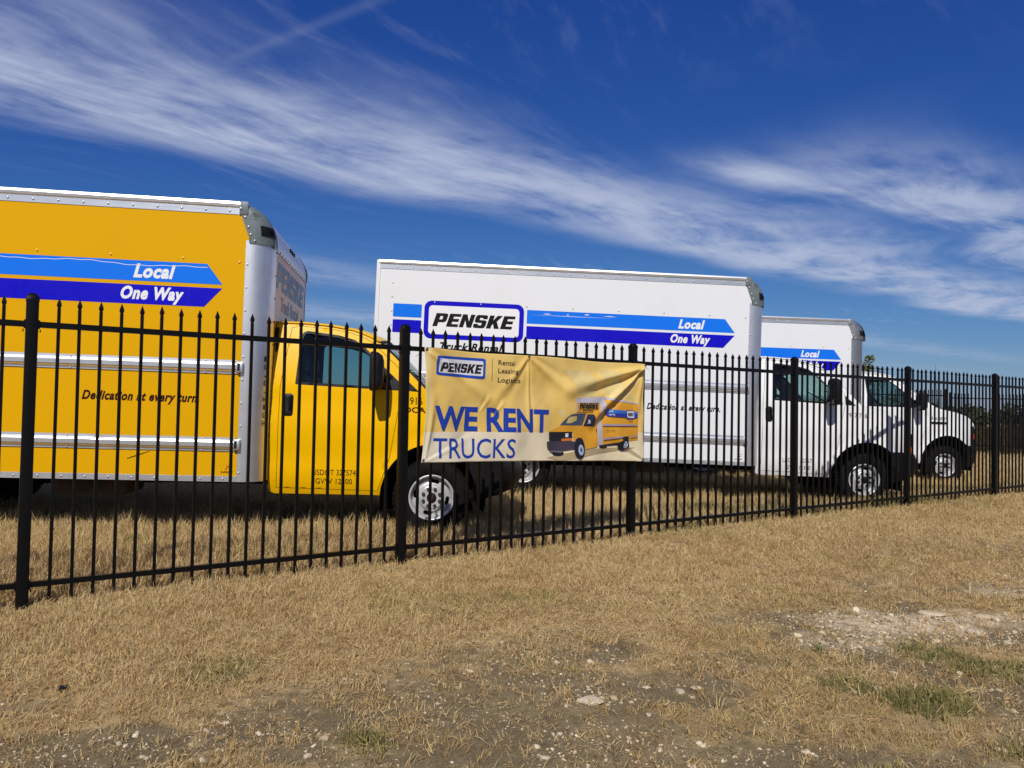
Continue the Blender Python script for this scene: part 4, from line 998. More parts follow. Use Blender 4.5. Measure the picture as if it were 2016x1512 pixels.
    # roof, windshield, hood and nose
    def sect(path, crown, bulge, q_):
        rows = []
        for i, (s, z) in enumerate(path):
            cr = np.interp(s, crown[0], crown[1]); bu = np.interp(s, bulge[0], bulge[1]); w = float(yw(s, z))
            rows.append([(s + bu * (1 - abs(q) ** 2.2), w * q, z + cr * (1 - abs(q) ** 2.6) ** .55) for q in q_])
        return rows
    def densify(path, n):
        P_ = np.array(path); d = np.r_[0, np.cumsum(np.hypot(*np.diff(P_, axis=0).T))]; u = np.linspace(0, d[-1], n)
        return list(zip(np.interp(u, d, P_[:, 0]), np.interp(u, d, P_[:, 1])))
    qs = np.sin(np.linspace(-math.pi / 2, math.pi / 2, 25)); s1 = C_['roof'][-1][0]; s2 = C_['shield'][-1][0]
    crown = ([sr, s1, s2, nose - .1, nose], [.050, .050, .035, .05, .03]); bulge = ([sr, .5, s1, s2, nose], [0, 0, .10, .13, .14])
    roof = grid('roof', sect(densify(C_['roof'], 14), crown, bulge, qs), body_m, shell, flip=True)
    grid('headliner', [[(x, y * .97, z - .03) for x, y, z in r_] for r_ in sect(densify(C_['roof'], 8), crown, bulge, qs)], 'interior_dark', shell)
    grid('hood', sect(densify(C_['hood'], 22), crown, bulge, qs), body_m, shell, flip=True)
    qg = np.linspace(-.93, .93, 15); ws = densify(C_['shield'], 9)
    sh = sect(ws, crown, bulge, qg); grid('windshield', [[(x - .004, y, z - .004) for x, y, z in r_] for r_ in sh[0:]], 'front_glass', shell, flip=True)
    for qa in ((-1, -.965, -.925), (.925, .965, 1)): grid('windshield_seal', sect(ws, crown, bulge, qa), 'seal_rubber', shell, flip=True)
    for k in (0, -2):
        seg = ws[k:k + 2] if k == 0 else ws[-2:]
        seg = [seg[0], ((seg[0][0] * .7 + seg[1][0] * .3), (seg[0][1] * .7 + seg[1][1] * .3))] if k == 0 else [((seg[0][0] * .3 + seg[1][0] * .7), (seg[0][1] * .3 + seg[1][1] * .7)), seg[1]]
        grid('windshield_seal', [[(x + .001, y, z + .002) for x, y, z in r_] for r_ in sect(seg, crown, bulge, qs)], 'seal_rubber', shell, flip=True)
    for y0, y1 in ((-.62, -.10), (.02, .58)):
        z_ = C_['shield'][-1][1]; MB().tube([(s2 + .12, y0, z_ + .035), (s2 - .02, (y0 + y1) / 2, z_ + .10), (s2 - .16, y1, z_ + .235)], .009, 6).build('wiper', 'black_plastic', shell)
    # drip moulding above the door
    MB().tube([(s, -(float(yw(s, z)) + .004), z + .004) for s, z in densify(C_['roof'], 12)], .011, 6).build('drip_rail', body_m, shell, smooth=True)
    # back wall, floor, under-bonnet block, wheel housings
    br = MB().box(sr + .01, sr + .03, -.90, .90, C_['z_rock'] + .08, 1.98).box(sr + .03, ax_ - ar_ - .06, -.90, .90, .48, .56); br.build('bulkhead', 'interior_dark', shell)
    MB().box(s2 - .05, nose - .10, -.55, .55, .45, 1.20).build('engine_block', 'chassis_black', shell)
    for sg in (-1, 1):
        hs_ = [[(ax_ + (ar_ + .004) * math.cos(a), y, az_ + (ar_ + .004) * math.sin(a)) for a in np.linspace(-.3, math.pi + .3, 24)] for y in (sg * .985, sg * .60)]
        grid('wheel_housing', hs_, 'chassis_black', shell, flip=sg > 0)
        wv, wf = fill2d(arc(ax_, az_, ar_ + .02, -20, 200, 24), (), .2); mesh('wheel_housing', [(q[0], sg * .60, q[1]) for q in wv], wf, 'chassis_black', shell)
    # bumper: rounded profile bent round the nose
    qb = np.linspace(-1, 1, 21); rows = []; bp = C_['bump']; sfr = max(q[0] for q in bp)
    for q in qb:
        rows.append([(s - .22 * abs(q) ** 3.2 * max(0, (s - bp[0][0] + .08) / (sfr - bp[0][0])) + .04 * (1 - q * q), q * (.985 - .03 * (z < .42)), z) for s, z in bp])
    bu = grid('bumper', rows, 'bumper_plastic', root, closed=True, flip=True)
    for q in (-1, 1):
        fv = rows[0 if q < 0 else -1]; mesh('bumper_end', fv, [tuple(range(len(fv)))[::q]], 'bumper_plastic', bu)
    zl0, zl1 = C_['light']
    # grille and lamps on the nose
    def nose_pt(y, z, d=.012):
        q = abs(y) / float(yw(nose, z)); s = np.interp(z, [h_[1] for h_ in C_['hood'][::-1]], [h_[0] for h_ in C_['hood'][::-1]])
        return (s + .14 * (1 - min(1, q) ** 2.2) + d, y, z)
    grid('grille', [[nose_pt(y, z) for y in np.linspace(-.52, .52, 15)] for z in np.linspace(zl0 - .08, zl1 + .05, 6)], 'black_plastic', shell)
    for sg in (-1, 1):
        ys = np.linspace(sg * .53, sg * .80, 8)
        hl = grid('headlight', [[nose_pt(y, z, .014) for y in ys] for z in np.linspace(zl0 + .10, zl1, 5)], 'clear_lens', shell, flip=sg < 0)
        grid('headlight_bezel', [[nose_pt(y, z, .010) for y in np.linspace(sg * .52, sg * .83, 8)] for z in np.linspace(zl0 - .03, zl1 + .03, 5)], 'black_plastic', shell, flip=sg < 0)
        # corner wrap: lens and turn lamp carried round to the fender side
        z0, z1 = (.775, .855) if gm else (zl0 + .10, zl0 + .20)
        def side_pt(s, z, d): return (s, sg * (float(yw(s, z)) + d), z)
        sA, sB = (nose - .055, nose + .012) if gm else (nose - .075, nose + .004)
        grid('lamp_bezel', [[side_pt(min(s, sB if z < 1.0 else sB - (z - 1.0) * .45), z, .012) for s in np.linspace(sA - .035, sB, 4)] for z in (zl0 - .04, zl0 + .05, zl0 + .2, zl1 + .02)], 'black_plastic', shell, flip=sg > 0)
        grid('turn_lamp', [[side_pt(s, z, .018) for s in np.linspace(sA, sB + .006, 4)] for z in (z0, z1)], 'amber_lens' if gm else 'red_lens', shell, flip=sg > 0)
    # interior
    for y in (-.42, .42):
        st = MB().box(.55, 1.05, y - .25, y + .25, .78, .96).build('seat', 'interior_grey', root, bevel=.05)
        MB().add([(.46, y - .24, .92), (.62, y - .24, .92), (.46, y - .22, 1.55), (.35, y - .22, 1.55), (.46, y + .24, .92), (.62, y + .24, .92), (.46, y + .22, 1.55), (.35, y + .22, 1.55)],
                 [(0, 1, 2, 3), (7, 6, 5, 4), (0, 4, 5, 1), (1, 5, 6, 2), (2, 6, 7, 3), (3, 7, 4, 0)]).build('seat_back', 'interior_grey', st, bevel=.04)
        MB().box(.36, .46, y - .13, y + .13, 1.57, 1.75).build('head_rest', 'interior_grey', st, bevel=.04)
        MB().box(.56, .60, y - .20, y + .20, .5, .80).build('seat_base', 'interior_dark', st)
    db = C_['belt'] - .03
    ds = MB().add([(s2 - .45, -.88, .95), (s2 - .42, -.88, db - .06), (s2 - .28, -.88, db), (s2 + .05, -.88, db - .05), (s2 + .05, -.88, .9), (s2 - .45, .88, .95), (s2 - .42, .88, db - .06), (s2 - .28, .88, db), (s2 + .05, .88, db - .05), (s2 + .05, .88, .9)],
             [(0, 1, 6, 5), (1, 2, 7, 6), (2, 3, 8, 7), (4, 3, 2, 1, 0), (5, 6, 7, 8, 9), (3, 4, 9, 8)]).build('dashboard', 'interior_dark', root)
    tor = []; ctr = Vector((s2 - .58, .42, db - .07)); tilt = R(35)
    pts = [ctr + Vector((math.sin(tilt) * .19 * math.cos(a) * -1, .19 * math.sin(a), .19 * math.cos(a) * math.cos(tilt))) for a in np.linspace(0, 2 * math.pi, 25)]
    sw = MB().tube(pts, .014, 6, cap=False)
    sw.tube([ctr + Vector((.02, -.18, 0)), ctr + Vector((.03, 0, -.02)), ctr + Vector((.02, .18, 0))], .016, 6).tube([ctr + Vector((.03, 0, -.02)), ctr + Vector((.2, 0, -.14))], .03, 8)
    sw.build('steering_wheel', 'interior_dark', root, smooth=True)
    # door lettering
    for body_, x0, x1, z0, z1, m_, bo in numbers:
        V_, F_ = text2d(body_, x0, x1, z0, z1, bold=bo); onside('door_lettering', V_, [tuple(q) for q in F_], m_, shell, .003, both=False, smooth=False)
    if gm:      # belt and sill creases pressed into the side are part of the skin; fuel filler on the rear panel not in view
        pass
    return yw

def chassis(root, wheel_s, wb):
    ch = MB()
    for y in (-.43, .43): ch.box(-BL_ + .02, 2.3, y - .035, y + .035, .50, .515 + .12)
    c0 = ch.build('chassis', 'chassis_black', root)
    MB().box(-1.72, -1.05, -.98, -.50, .345, .50).build('fuel_tank', 'tank_rust', c0, bevel=.05)
    MB().tube([(wheel_s, -.80, .33), (wheel_s, .80, .33)], .06, 10).build('front_axle', 'chassis_black', c0)
    MB().tube([(wheel_s - wb, -.95, .36), (wheel_s - wb, -.15, .36), (wheel_s - wb, .15, .36), (wheel_s - wb, .95, .36)], [.06, .07, .07, .06], 10).build('rear_axle', 'chassis_black', c0)
    MB().tube([(wheel_s - wb, 0, .36), (wheel_s - .9, 0, .46)], .045, 10).build('drive_shaft', 'chassis_black', c0)
    MB().box(-.9, .9, -.3, .3, .40, .52).build('gearbox', 'chassis_black', c0, bevel=.04)
    for k in range(9): 
        x = -BL_ + .25 + k * .58; MB().box(x, x + .06, -HW + .05, HW - .05, BB - .005, BB + .05).build('cross_member', 'chassis_black', c0)
    return c0

def truck(T, z, pitch, sc, label, C_, gm, body, cab_m, rivet_m, full, front_text, text_m, numbers, post_no, scratch, cap_m='cap_plastic', post_m='aluminium_post', wb=4.79, top=BT):
    X_, Y_, a = T
    ox, oy = X_ - HW * sc * math.sin(a), Y_ + HW * sc * math.cos(a)
    root = empty('box_truck', (ox, oy, z), a); root.rotation_euler = (0, pitch, a); root.scale = (sc, sc, sc); tag(root, label, 'truck', 'box trucks parked on the grass behind the fence')
    cargo_box(root, body, rivet_m, full, front_text, text_m, cap_m, post_m, post_no, scratch, top)
    cab(root, C_, body, cab_m, numbers, text_m, None, None, gm)
    chassis(root, C_['wheel'], wb)
    ws_ = C_['wheel']
    for (x, y, fl) in ((ws_, -.855, False), (ws_, .855, True), (ws_ - wb, -.945, False), (ws_ - wb, .945, True)):
        w = build_wheel((x, y, .372), fl, post_no); w.parent = root
    return root
LY = [('916', 1.518, 1.640, 1.275, 1.345, 'maroon_vinyl', .0), ('LOCAL', 1.412, 1.720, 1.195, 1.250, 'maroon_vinyl', .02), ('USDOT 327574', .615, 1.025, .572, .625, 'maroon_vinyl', .0), ('GVW 12300', .648, .992, .488, .540, 'maroon_vinyl', .0)]
LW = [('917 756', 1.500, 1.760, 1.235, 1.300, 'black_vinyl', .0), ('USDOT 327574', .585, 1.030, .575, .635, 'black_vinyl', .0), ('GVW 12300', .640, .985, .480, .535, 'black_vinyl', .0)]
LF = [('916 4829', 1.695, 2.02, 1.235, 1.300, 'black_vinyl', .0)]
t1 = truck((-2.442, 6.947, .124), -.065, .013, .983, 'yellow box truck with silver trim nearest the fence at left', GM, True, 'yellow_paint', 'yellow_cab_paint', 'rivet_yellow', False, True, 'maroon_vinyl', LY, True, True)
t2 = truck((3.158, 10.361, .028), -.085, .024, .987, 'white box truck with large framed logo on its side, in the middle', GM, True, 'white_paint', 'white_cab_paint', 'rivet_metal', True, False, 'black_vinyl', LW, False, False)
RC = 0.30
t3 = truck((6.393, 14.505, .055), -.17, .012, 1.0, 'white box truck farthest right, mostly hidden behind the middle truck', FORD, False, 'white_paint', 'white_cab_paint', 'rivet_metal', True, False, 'black_vinyl', LF, False, False, 'aluminium_shaded', 'aluminium_shaded')
# fender badge and whip antenna of the far truck
MB().box(1.70, 2.02, -1.012, -.985, 1.165, 1.205).build('fender_badge', 'black_plastic', t3, bevel=.006)
MB().tube([(1.95, -.80, 1.42), (1.90, -.80, 1.90), (1.88, -.80, 2.32)], [.004, .003, .002], 5).build('antenna', 'black_plastic', t3)
# ------------------------------------------------------------------ stones
def stone_mesh(seed, flat):
    rr = random.Random(seed); bm = bmesh.new(); bmesh.ops.create_icosphere(bm, subdivisions=2, radius=0.5)
    ph = [rr.uniform(0, 6) for _ in range(6)]
    for v in bm.verts:
        p = v.co; k = 1 + .16 * math.sin(p.x * 5 + ph[0]) * math.sin(p.y * 6 + ph[1]) + .10 * math.sin(p.z * 9 + ph[2] + p.x * 7) + rr.uniform(-.05, .05)
        v.co = Vector((p.x * k, p.y * k * .8, max(-.5, min(.36, p.z * k)) * flat))
    me = bpy.data.meshes.new('stone'); bm.to_mesh(me); bm.free(); me.materials.append(MATS['limestone']); me.shade_smooth(); me.set_sharp_from_angle(angle=R(32)); return me
mat('limestone', (0.80, 0.68, 0.48), 0.9, col2=(0.56, 0.44, 0.28), vscale=22, bump=0.5, bscale=90, spec=.2)
ST = [stone_mesh(i, f) for i, f in ((1, .55), (2, .7), (3, .45), (4, .8), (5, .6))]
def stone(x, y, w, h, label, group, k):
    o = link('stone', ST[k % 5], None, None, loc=(x, y, float(ground_z(x, y)) + h * .12))
    o.scale = (w, w * .9, max(h, w * .45)); o.rotation_euler = (0, 0, (k * 1.37) % 6.28); tag(o, label, 'stone', group); return o
BIG = [(0.35, 3.22, .106, .055, 'largest flat pale stone lying in the dark bare dirt, centre foreground'), (1.61, 3.39, .066, .045, 'rounded pale stone at the left end of the green grass tuft'),
       (2.59, 4.73, .150, .05, 'flat cream stone slab at the top of the rubble patch'), (2.64, 4.40, .125, .045, 'wide cream stone at the lower right of the rubble patch'), (2.87, 4.66, .120, .040, 'pale grey stone at the upper right end of the rubble patch'),
       (-0.91, 2.53, .100, .040, 'cream stone cut by the bottom edge of the picture, left of centre'), (1.79, 2.81, .050, .030, 'upper of two cream stones near the bottom right corner'), (1.67, 2.66, .044, .026, 'lower of two cream stones near the bottom right corner'),
       (0.76, 3.39, .058, .026, 'elongated white stone right of the largest flat stone'), (0.84, 3.44, .052, .028, 'pale stone just behind the elongated white stone'), (0.80, 3.33, .030, .016, 'small white stone touching the right end of the elongated white stone'),
       (2.03, 4.82, .040, .014, 'small bright white chip alone in the brown grass above the rubble'), (-0.42, 2.83, .040, .022, 'pale stone beside the dark green weed, left of centre'), (0.64, 2.66, .040, .022, 'pale stone half buried near the bottom edge, right of centre')]
for k, (x, y, w, h, lb) in enumerate(BIG): stone(x, y, w, h, lb, None, k)
RUB = sorted([(1.77, 4.11, .049, .03), (2.00, 4.16, .049, .02), (2.10, 4.34, .044, .026), (1.88, 4.24, .046, .03), (2.30, 4.45, .05, .02), (2.38, 4.55, .06, .025), (2.75, 4.52, .05, .02), (2.95, 5.07, .044, .018), (2.70, 4.78, .05, .02)])
ORD = ['leftmost', 'second', 'third', 'fourth', 'fifth', 'sixth', 'seventh', 'eighth', 'ninth']
for k, (x, y, w, h) in enumerate(RUB): stone(x, y, w, h, 'cream stone, leftmost of the middle-sized ones in the rubble patch' if k == 0 else 'cream stone, %s from the left of the middle-sized ones in the rubble patch' % ORD[k], 'stones of the rubble patch', k + 3)
SM = [(0.62, 3.43, .036, .023, 'small pale pebble behind the right end of the largest flat stone'), (0.57, 3.10, .033, .016, 'small pale pebble in front of and right of the largest flat stone'), (0.14, 2.72, .036, .025, 'small grey pebble at the bottom edge of the dirt, centre'),
      (-0.15, 3.98, .032, .014, 'small white pebble in the grass at centre left, nearer of two'), (-0.10, 4.09, .032, .014, 'small white pebble in the grass at centre left, farther of two'), (2.27, 3.73, .044, .02, 'pale stone beside the green grass near the right edge'), (1.80, 3.62, .043, .018, 'pale stone just above the green grass tuft at right')]
for k, (x, y, w, h, lb) in enumerate(SM): stone(x, y, w, h, lb, None, k)
sc_ = MB().box(-.017, .017, -.012, .012, -.004, .014).build('scrap', 'scrap_black', None, bevel=.003, loc=(-1.82, 3.20, float(ground_z(-1.82, 3.20)) + .012))
sc_.rotation_euler = (.2, .1, .5); tag(sc_, 'small black plastic scrap in the dry grass at left', 'scrap')

# ------------------------------------------------------------------ instanced ground cover
def leafmat(name, a, b, trans=0.25, rough=0.7, c3=None):
    m = bpy.data.materials.new(name); m.use_nodes = True
    t = m.node_tree; t.nodes.remove(t.nodes['Principled BSDF']); P = t.nodes.new('ShaderNodeBsdfDiffuse')
    oi = t.nodes.new('ShaderNodeObjectInfo'); ge = t.nodes.new('ShaderNodeNewGeometry')
    col = mixc(t, X(t, oi.outputs['Random']), a, b)
    if c3: col = mixc(t, (X(t, ge.outputs['Random Per Island']) - .7).max(0.0) * 3.0, col, c3)
    isl = X(t, ge.outputs['Random Per Island'])
    col = mixc(t, isl * 0.38, col, (.5, .42, .30), 'MULTIPLY')
    t.links.new(col, P.inputs['Color'])
    if trans == 0.0:
        t.links.new(P.outputs[0], t.nodes['Material Output'].inputs[0]); MATS[name] = m; return
    tr = t.nodes.new('ShaderNodeBsdfTranslucent'); t.links.new(col, tr.inputs[0])
    mx = t.nodes.new('ShaderNodeMixShader'); mx.inputs[0].default_value = trans
    t.links.new(P.outputs[0], mx.inputs[1]); t.links.new(tr.outputs[0], mx.inputs[2]); t.links.new(mx.outputs[0], t.nodes['Material Output'].inputs[0])
    MATS[name] = m
leafmat('straw_blade', (.79, .575, .265), (.60, .43, .20), c3=(.85, .72, .45))
leafmat('rust_blade', (.58, .37, .16), (.43, .275, .12), c3=(.68, .52, .28))
leafmat('olive_blade', (.46, .38, .14), (.36, .315, .115), c3=(.62, .50, .24))
leafmat('green_blade', (.13, .155, .050), (.19, .20, .07), c3=(.40, .34, .15))
leafmat('clod', (.27, .205, .105), (.15, .112, .058), trans=0.0, rough=.9)
leafmat('pebble', (.78, .66, .47), (.46, .36, .24), trans=0.0, rough=.9)
leafmat('weed_blade', (.085, .066, .034), (.055, .048, .026), c3=(.15, .12, .065))
def tuft(seed, n, hmin, hmax, spread, lean, width, m, name):
    rr = random.Random(seed); v, f = [], []
    for i in range(n):
        a, q = rr.uniform(0, 6.283), spread * math.sqrt(rr.random()); bx, by = q * math.cos(a), q * math.sin(a)
        h = rr.uniform(hmin, hmax); az = rr.uniform(0, 6.283); le = lean * rr.uniform(.3, 1.3); w = width * rr.uniform(.6, 1.3)
        d = (math.cos(az), math.sin(az)); s_ = (-d[1] * w, d[0] * w); hh = h * max(.08, math.cos(min(1.45, le))); out = h * math.sin(min(1.5, le))
        tw = rr.uniform(-.4, .4); d2 = (math.cos(az + tw), math.sin(az + tw))
        b = len(v); mx_, my_ = bx + d[0] * out * .4, by + d[1] * out * .4; tx, ty = mx_ + d2[0] * out * .6, my_ + d2[1] * out * .6
        v += [(bx - s_[0], by - s_[1], -.01), (bx + s_[0], by + s_[1], -.01), (mx_ + s_[0] * .8, my_ + s_[1] * .8, hh * .6), (mx_ - s_[0] * .8, my_ - s_[1] * .8, hh * .6), (tx, ty, hh * (1 if rr.random() < .7 else .7))]
        f += [(b, b + 1, b + 2, b + 3), (b + 3, b + 2, b + 4)]
    me = bpy.data.meshes.new(name); me.from_pydata(v, [], f); me.materials.append(MATS[m])
    return bpy.data.objects.new(name, me)
def pebble_proto(seed):
    me = stone_mesh(seed + 50, .6).copy(); me.materials.clear(); me.materials.append(MATS['pebble']); return bpy.data.objects.new('pebble_proto', me)
def scatter(name, protos, pos, idx, scl, label, seed, tilt=0.12):
    """one object: instances protos[idx] at pos with random turns"""
    c_ = bpy.data.collections.new(name + '_kinds')
    for k, p in enumerate(protos): p.name = '%s_kind_%02d' % (name, k); c_.objects.link(p)
    n = len(pos); rs = np.random.RandomState(seed)
    me = bpy.data.meshes.new(name); me.vertices.add(n); me.vertices.foreach_set('co', pos.astype(np.float32).ravel())
    rot = np.stack([rs.normal(0, tilt, n), rs.normal(0, tilt, n), rs.uniform(0, 6.283, n)], 1)
    for nm, ty, arr, key in (('kind_index', 'INT', idx.astype(np.int32), 'value'), ('turn', 'FLOAT_VECTOR', rot.astype(np.float32), 'vector'), ('size', 'FLOAT_VECTOR', scl.astype(np.float32), 'vector')):
        at = me.attributes.new(nm, ty, 'POINT'); at.data.foreach_set(key, arr.ravel())
    o = link(name, me)
    g = bpy.data.node_groups.new(name + '_nodes', 'GeometryNodeTree')
    g.interface.new_socket('Geometry', in_out='INPUT', socket_type='NodeSocketGeometry'); g.interface.new_socket('Geometry', in_out='OUTPUT', socket_type='NodeSocketGeometry')
    N = g.nodes.new; gi, go = N('NodeGroupInput'), N('NodeGroupOutput'); ip = N('GeometryNodeInstanceOnPoints'); ci = N('GeometryNodeCollectionInfo')
    ci.inputs['Collection'].default_value = c_; ci.inputs['Separate Children'].default_value = True; ci.inputs['Reset Children'].default_value = True
    ip.inputs['Pick Instance'].default_value = True
    def na(nm, ty):
        q = N('GeometryNodeInputNamedAttribute'); q.data_type = ty; q.inputs['Name'].default_value = nm; return q.outputs['Attribute']
    L = g.links.new
    L(gi.outputs[0], ip.inputs['Points']); L(ci.outputs[0], ip.inputs['Instance']); L(na('kind_index', 'INT'), ip.inputs['Instance Index'])
    er = N('FunctionNodeEulerToRotation'); L(na('turn', 'FLOAT_VECTOR'), er.inputs[0]); L(er.outputs[0], ip.inputs['Rotation'])
    L(na('size', 'FLOAT_VECTOR'), ip.inputs['Scale']); L(ip.outputs[0], go.inputs[0])
    md = o.modifiers.new('scatter', 'NODES'); md.node_group = g
    tag(o, label, kind='stuff'); return o
rs = np.random.RandomState(11)
def sample(y0, y1, dens, seed, side=2.0, k=0.74):
    r_ = np.random.RandomState(seed); wmax = 2 * (k * y1 + side); n = int((y1 - y0) * wmax * dens)
    y = r_.uniform(y0, y1, n); x = r_.uniform(-1, 1, n) * (k * y1 + side); ok = np.abs(x) < k * y + side
    return x[ok], y[ok]
xs, ys, ss = [], [], []
for y0, y1, de, sz in ((1.9, 3.2, 1700, .78), (3.2, 4.6, 1500, .9), (4.6, 6.5, 1000, 1.05), (6.5, 9.5, 600, 1.25), (9.5, 13, 300, 1.5), (13, 18, 140, 1.9), (18, 27, 55, 2.6)):
    x, y = sample(y0, y1, de, int(y0 * 10)); xs.append(x); ys.append(y); ss.append(np.full(len(x), sz))
x, y, sz = map(np.concatenate, (xs, ys, ss))
d = behind(x, y); so, gr = soil_map(x, y), green_map(x, y); thin = fbm(x, y, 5.0, 3, 31)
keep = rs.rand(len(x)) < np.clip(1.02 - so * 1.05 + (thin - .5) * 1.6 * sstep(so, .05, .4), .15, 1)
x, y, sz, d, so, gr = (q[keep] for q in (x, y, sz, d, so, gr))
n = len(x); u = rs.rand(n); tone = fbm(x, y, 1.7, 3, 77)
straw_k = rs.randint(0, 4, n); rust_k = 4 + rs.randint(0, 3, n); olive_k = 7 + rs.randint(0, 3, n); green_k = 10 + rs.randint(0, 3, n); lit_k = 13 + rs.randint(0, 3, n); tall_k = 16 + rs.randint(0, 3, n)
kind = np.where(u < np.clip(.10 + .9 * (tone - .42) * 2.2, .04, .62), rust_k, straw_k)
kind = np.where(rs.rand(n) < np.clip(gr * .95, .05, .75), olive_k, kind)
kind = np.where(rs.rand(n) < np.clip((gr - .42) * 1.6, 0, .7), green_k, kind)
kind = np.where((d < -.4) & (rs.rand(n) < np.clip(.34 + so * .5, 0, .8)) & (gr < .5), lit_k, kind)
kind = np.where((d > .15) & (rs.rand(n) < .55) & (kind < 4), tall_k, kind)
hsc = np.where(d > .1, 1.45, np.where(d > -1.4, .95, .66)) * (.35 + 1.25 * fbm(x, y, 3.2, 3, 90)) * np.where(gr > .6, 1.25, 1.0) * np.where((np.abs(d - .03) < .12) & (rs.rand(n) < .5), 1.9, 1)
clump = np.where((rs.rand(n) < .04) & (d < -.3), 1.7, 1.0); scl = np.stack([sz * clump ** .5, sz * clump ** .5, hsc * clump * sz ** .35], 1) * rs.uniform(.75, 1.25, (n, 1))
pos = np.stack([x, y, ground_z(x, y)], 1)
protos = [tuft(i, 15, .018, .052, .045, 1.22, .0017, 'straw_blade', 'g') for i in range(4)] + [tuft(10 + i, 15, .016, .05, .045, 1.25, .0017, 'rust_blade', 'g') for i in range(3)] + [tuft(20 + i, 15, .02, .054, .045, 1.15, .0018, 'olive_blade', 'g') for i in range(3)] \
    + [tuft(30 + i, 15, .03, .075, .05, .95, .0017, 'green_blade' if i else 'olive_blade', 'g') for i in range(3)] + [tuft(40 + i, 9, .03, .09, .05, 1.45, .0014, 'straw_blade' if i else 'rust_blade', 'g') for i in range(3)] + [tuft(50 + i, 14, .05, .10, .040, .5, .0016, 'straw_blade', 'g') for i in range(3)]
scatter('dry_grass', protos, pos, kind, scl, 'short dry straw coloured grass with a few green tufts', 1, .33)
# loose pebbles and grit on the bare earth
x, y = sample(2.0, 6.0, 1900, 400, 1.0)
so = soil_map(x, y); rub = blobs(x, y, [(2.45, 4.45, .85, .34, 1.0), (1.85, 4.08, .35, .25, .8), (3.4, 5.2, .7, .25, .6)], .5)
ok = rs.rand(len(x)) < np.clip(so * 1.0 * sstep(fbm(x, y, 2.0, 3, 55), .30, .55) + rub ** 2 * .85 * sstep(fbm(x, y, 4.0, 3, 56), .38, .62), 0, .95)
x, y, rub = x[ok], y[ok], rub[ok]; n = len(x)
s_ = np.clip(rs.lognormal(-5.3, .62, n), .003, .04) * (1 + rub * .55)
scatter('loose_pebbles', [pebble_proto(i) for i in range(4)], np.stack([x, y, ground_z(x, y) + s_ * .1], 1), rs.randint(0, 4, n), np.repeat(s_[:, None], 3, 1), 'loose pale pebbles and grit scattered on the bare earth', 2, .3)
# crumbs of soil
x, y = sample(2.0, 5.2, 2600, 410, 1.0)
so = soil_map(x, y); ok = rs.rand(len(x)) < np.clip(so * .75 * sstep(fbm(x, y, 5.0, 3, 58), .38, .6), 0, .9)
x, y = x[ok], y[ok]; n = len(x); s_ = np.clip(rs.lognormal(-4.9, .5, n), .004, .028)
def clod_proto(k):
    o = pebble_proto(k + 9); o.data.materials.clear(); o.data.materials.append(MATS['clod']); return o
scatter('soil_crumbs', [clod_proto(i) for i in range(3)], np.stack([x, y, ground_z(x, y) + s_ * .08], 1), rs.randint(0, 3, n), np.repeat(s_[:, None], 3, 1), 'brown crumbs of soil on the bare earth', 4, .5)
# tall dark weeds beyond the far fence
n = 5200; y = rs.uniform(28, 62, n); x = rs.uniform(-.1, 1, n) * (y * .85 + 6); ok = fbm(x, y, .12, 3, 5) > .36; x, y = x[ok], y[ok]; n = len(x)
scatter('tall_weeds', [tuft(70 + i, 26, .35, .85, .30, .35, .012, 'weed_blade', 'w') for i in range(3)], np.stack([x, y, ground_z(x, y)], 1), rs.randint(0, 3, n), rs.uniform(.7, 1.25, (n, 1)) * np.ones((1, 3)), 'tall dark brown weeds in the field beyond the far fence', 3, .05)

# ------------------------------------------------------------------ small plants, tree, distant wood
def leaf_cloud(name, centres, n, size, m, parent, seed, loc=None):
    r_ = np.random.RandomState(seed); c_ = np.array(centres); k = r_.randint(0, len(c_), n)
    dv = r_.normal(0, 1, (n, 3)); dv /= np.linalg.norm(dv, axis=1)[:, None]; p = c_[k, :3] + dv * (r_.rand(n, 1) ** .45) * c_[k, 3:4] * np.array([1, 1, .85])
    a = r_.normal(0, 1, (n, 3)); a /= np.linalg.norm(a, axis=1)[:, None]; b_ = np.cross(a, r_.normal(0, 1, (n, 3))); b_ /= np.linalg.norm(b_, axis=1)[:, None]
    sz_ = size * r_.uniform(.6, 1.4, (n, 1)); v = np.stack([p - a * sz_, p + b_ * sz_ * .45, p + a * sz_, p - b_ * sz_ * .45], 1).reshape(-1, 3)
    return mesh(name, v, np.arange(4 * n).reshape(-1, 4), m, parent, loc=loc)
leafmat('tree_leaf', (.13, .18, .055), (.20, .23, .09), trans=.3, rough=.5)
leafmat('wood_leaf', (.050, .056, .030), (.075, .078, .045), trans=.1, rough=.7)  # leaf green lightened, distance haze painted into the colour
mat('bark', (.10, .075, .055), .9, var=.4, vscale=30, bump=.5, bscale=60)
tr = empty('tree', (9.95, 21.9, -.25)); tag(tr, 'small leafy green tree peeking over the cab of the rightmost truck', 'tree')
rr = random.Random(8); tk = MB().tube([(0, 0, -.1), (.03, 0, .8), (-.05, .05, 1.5), (-.1, 0, 2.2)], [.09, .07, .05, .025], 8); cen = []
for k in range(16):
    a = rr.uniform(0, 6.28); h = rr.uniform(1.1, 2.0); L_ = rr.uniform(.5, 1.0); e = (L_ * math.cos(a) - .1, L_ * math.sin(a), h + rr.uniform(.3, 1.05))
    tk.tube([(0, 0, h - .1), (e[0] * .5, e[1] * .5, h + .25), e], [.03, .018, .006], 6); cen.append((*e, rr.uniform(.20, .36)))
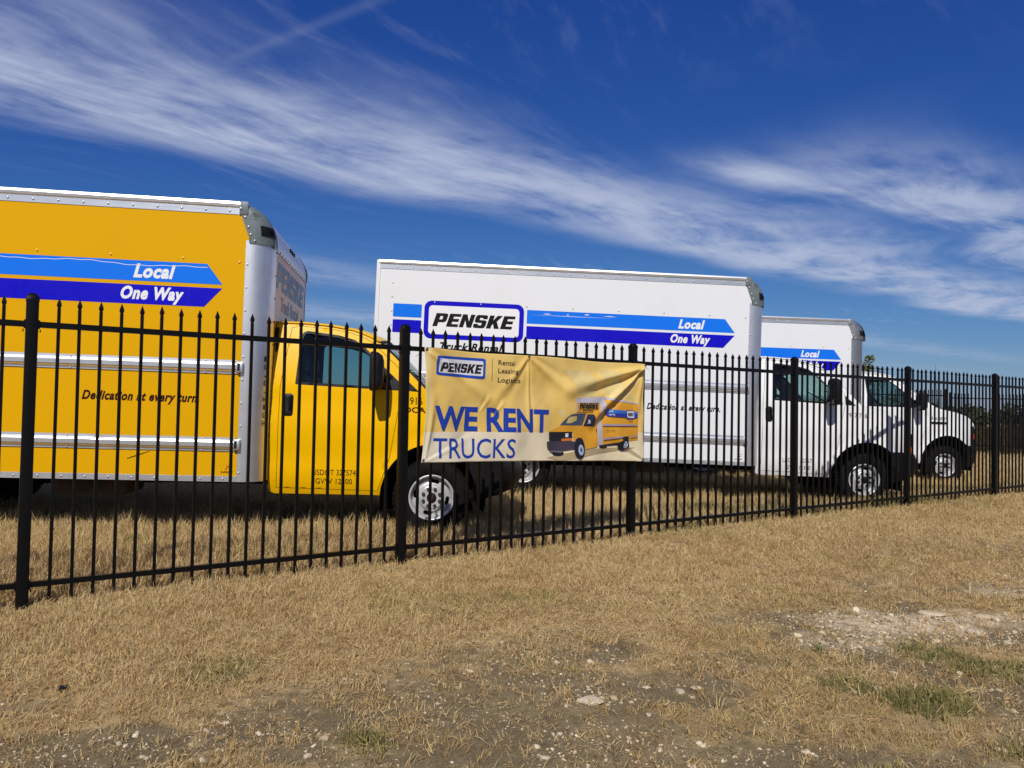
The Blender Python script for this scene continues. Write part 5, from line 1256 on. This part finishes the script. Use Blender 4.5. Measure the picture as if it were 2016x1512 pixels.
for k in range(7):
    a = rr.uniform(0, 6.28); e = (.45 * math.cos(a) * rr.uniform(.4, 1.0) - .15, .6 * math.sin(a), rr.uniform(2.5, 3.05)); tk.tube([(0, 0, 1.7), (e[0] * .6, e[1] * .6, 2.4), e], [.02, .01, .004], 5); cen += [(*e, .14), (e[0], e[1], e[2] - .25, .2)]
tk.build('trunk', 'bark', tr, smooth=True); leaf_cloud('crown', cen, 2300, .050, 'tree_leaf', tr, 4)
r_ = np.random.RandomState(6); cs = []
for k in range(340):
    xx = r_.uniform(-30, 150); yy = r_.uniform(78, 115); hgt = .6 + .9 * fbm(np.array(xx), np.array(yy), .07, 2, 3) + r_.uniform(-.5, .6)
    for j in range(3): cs.append((xx + r_.normal(0, .9), yy + r_.normal(0, .9), max(.5, hgt * (.25 + .32 * j)), r_.uniform(.8, 1.4)))
tag(leaf_cloud('distant_wood', cs, 42000, .34, 'wood_leaf', None, 7), 'dark green line of scrub and trees on the horizon at right', kind='stuff')
cs = [(19.5 + q[0], 34 + q[1], q[2], q[3]) for q in [(0, 0, .5, .6), (.7, .3, .6, .5), (-.8, .2, .9, .6), (-.2, 0, 1.1, .4), (-.9, .1, 1.3, .35)]]
bs = empty('bush', (19.5, 34, -.2)); tag(bs, 'dark bush behind the far fence above the rightmost hood', 'bush')
MB().tube([(0, 0, 0), (.1, 0, .7), (-.1, 0, 1.3)], [.06, .05, .03], 6).build('stem', 'bark', bs); leaf_cloud('foliage', [(a - 19.5, b_ - 34, c_ + .2, d_) for a, b_, c_, d_ in cs], 2600, .10, 'wood_leaf', bs, 9)
# dark weeds standing alone on the dirt
for x, y, h, lb in ((1.55, 3.88, .075, 'small dark green weed alone beside the rubble patch'), (-.50, 2.80, .055, 'low dark green weed in the foreground dirt left of centre')):
    o = tuft(int(x * 10) + 200, 46, h * .5, h, .028, .75, .0028, 'green_blade', 'weed'); COL.objects.link(o); o.name = 'weed'; o.location = (x, y, float(ground_z(x, y))); tag(o, lb, 'weed')
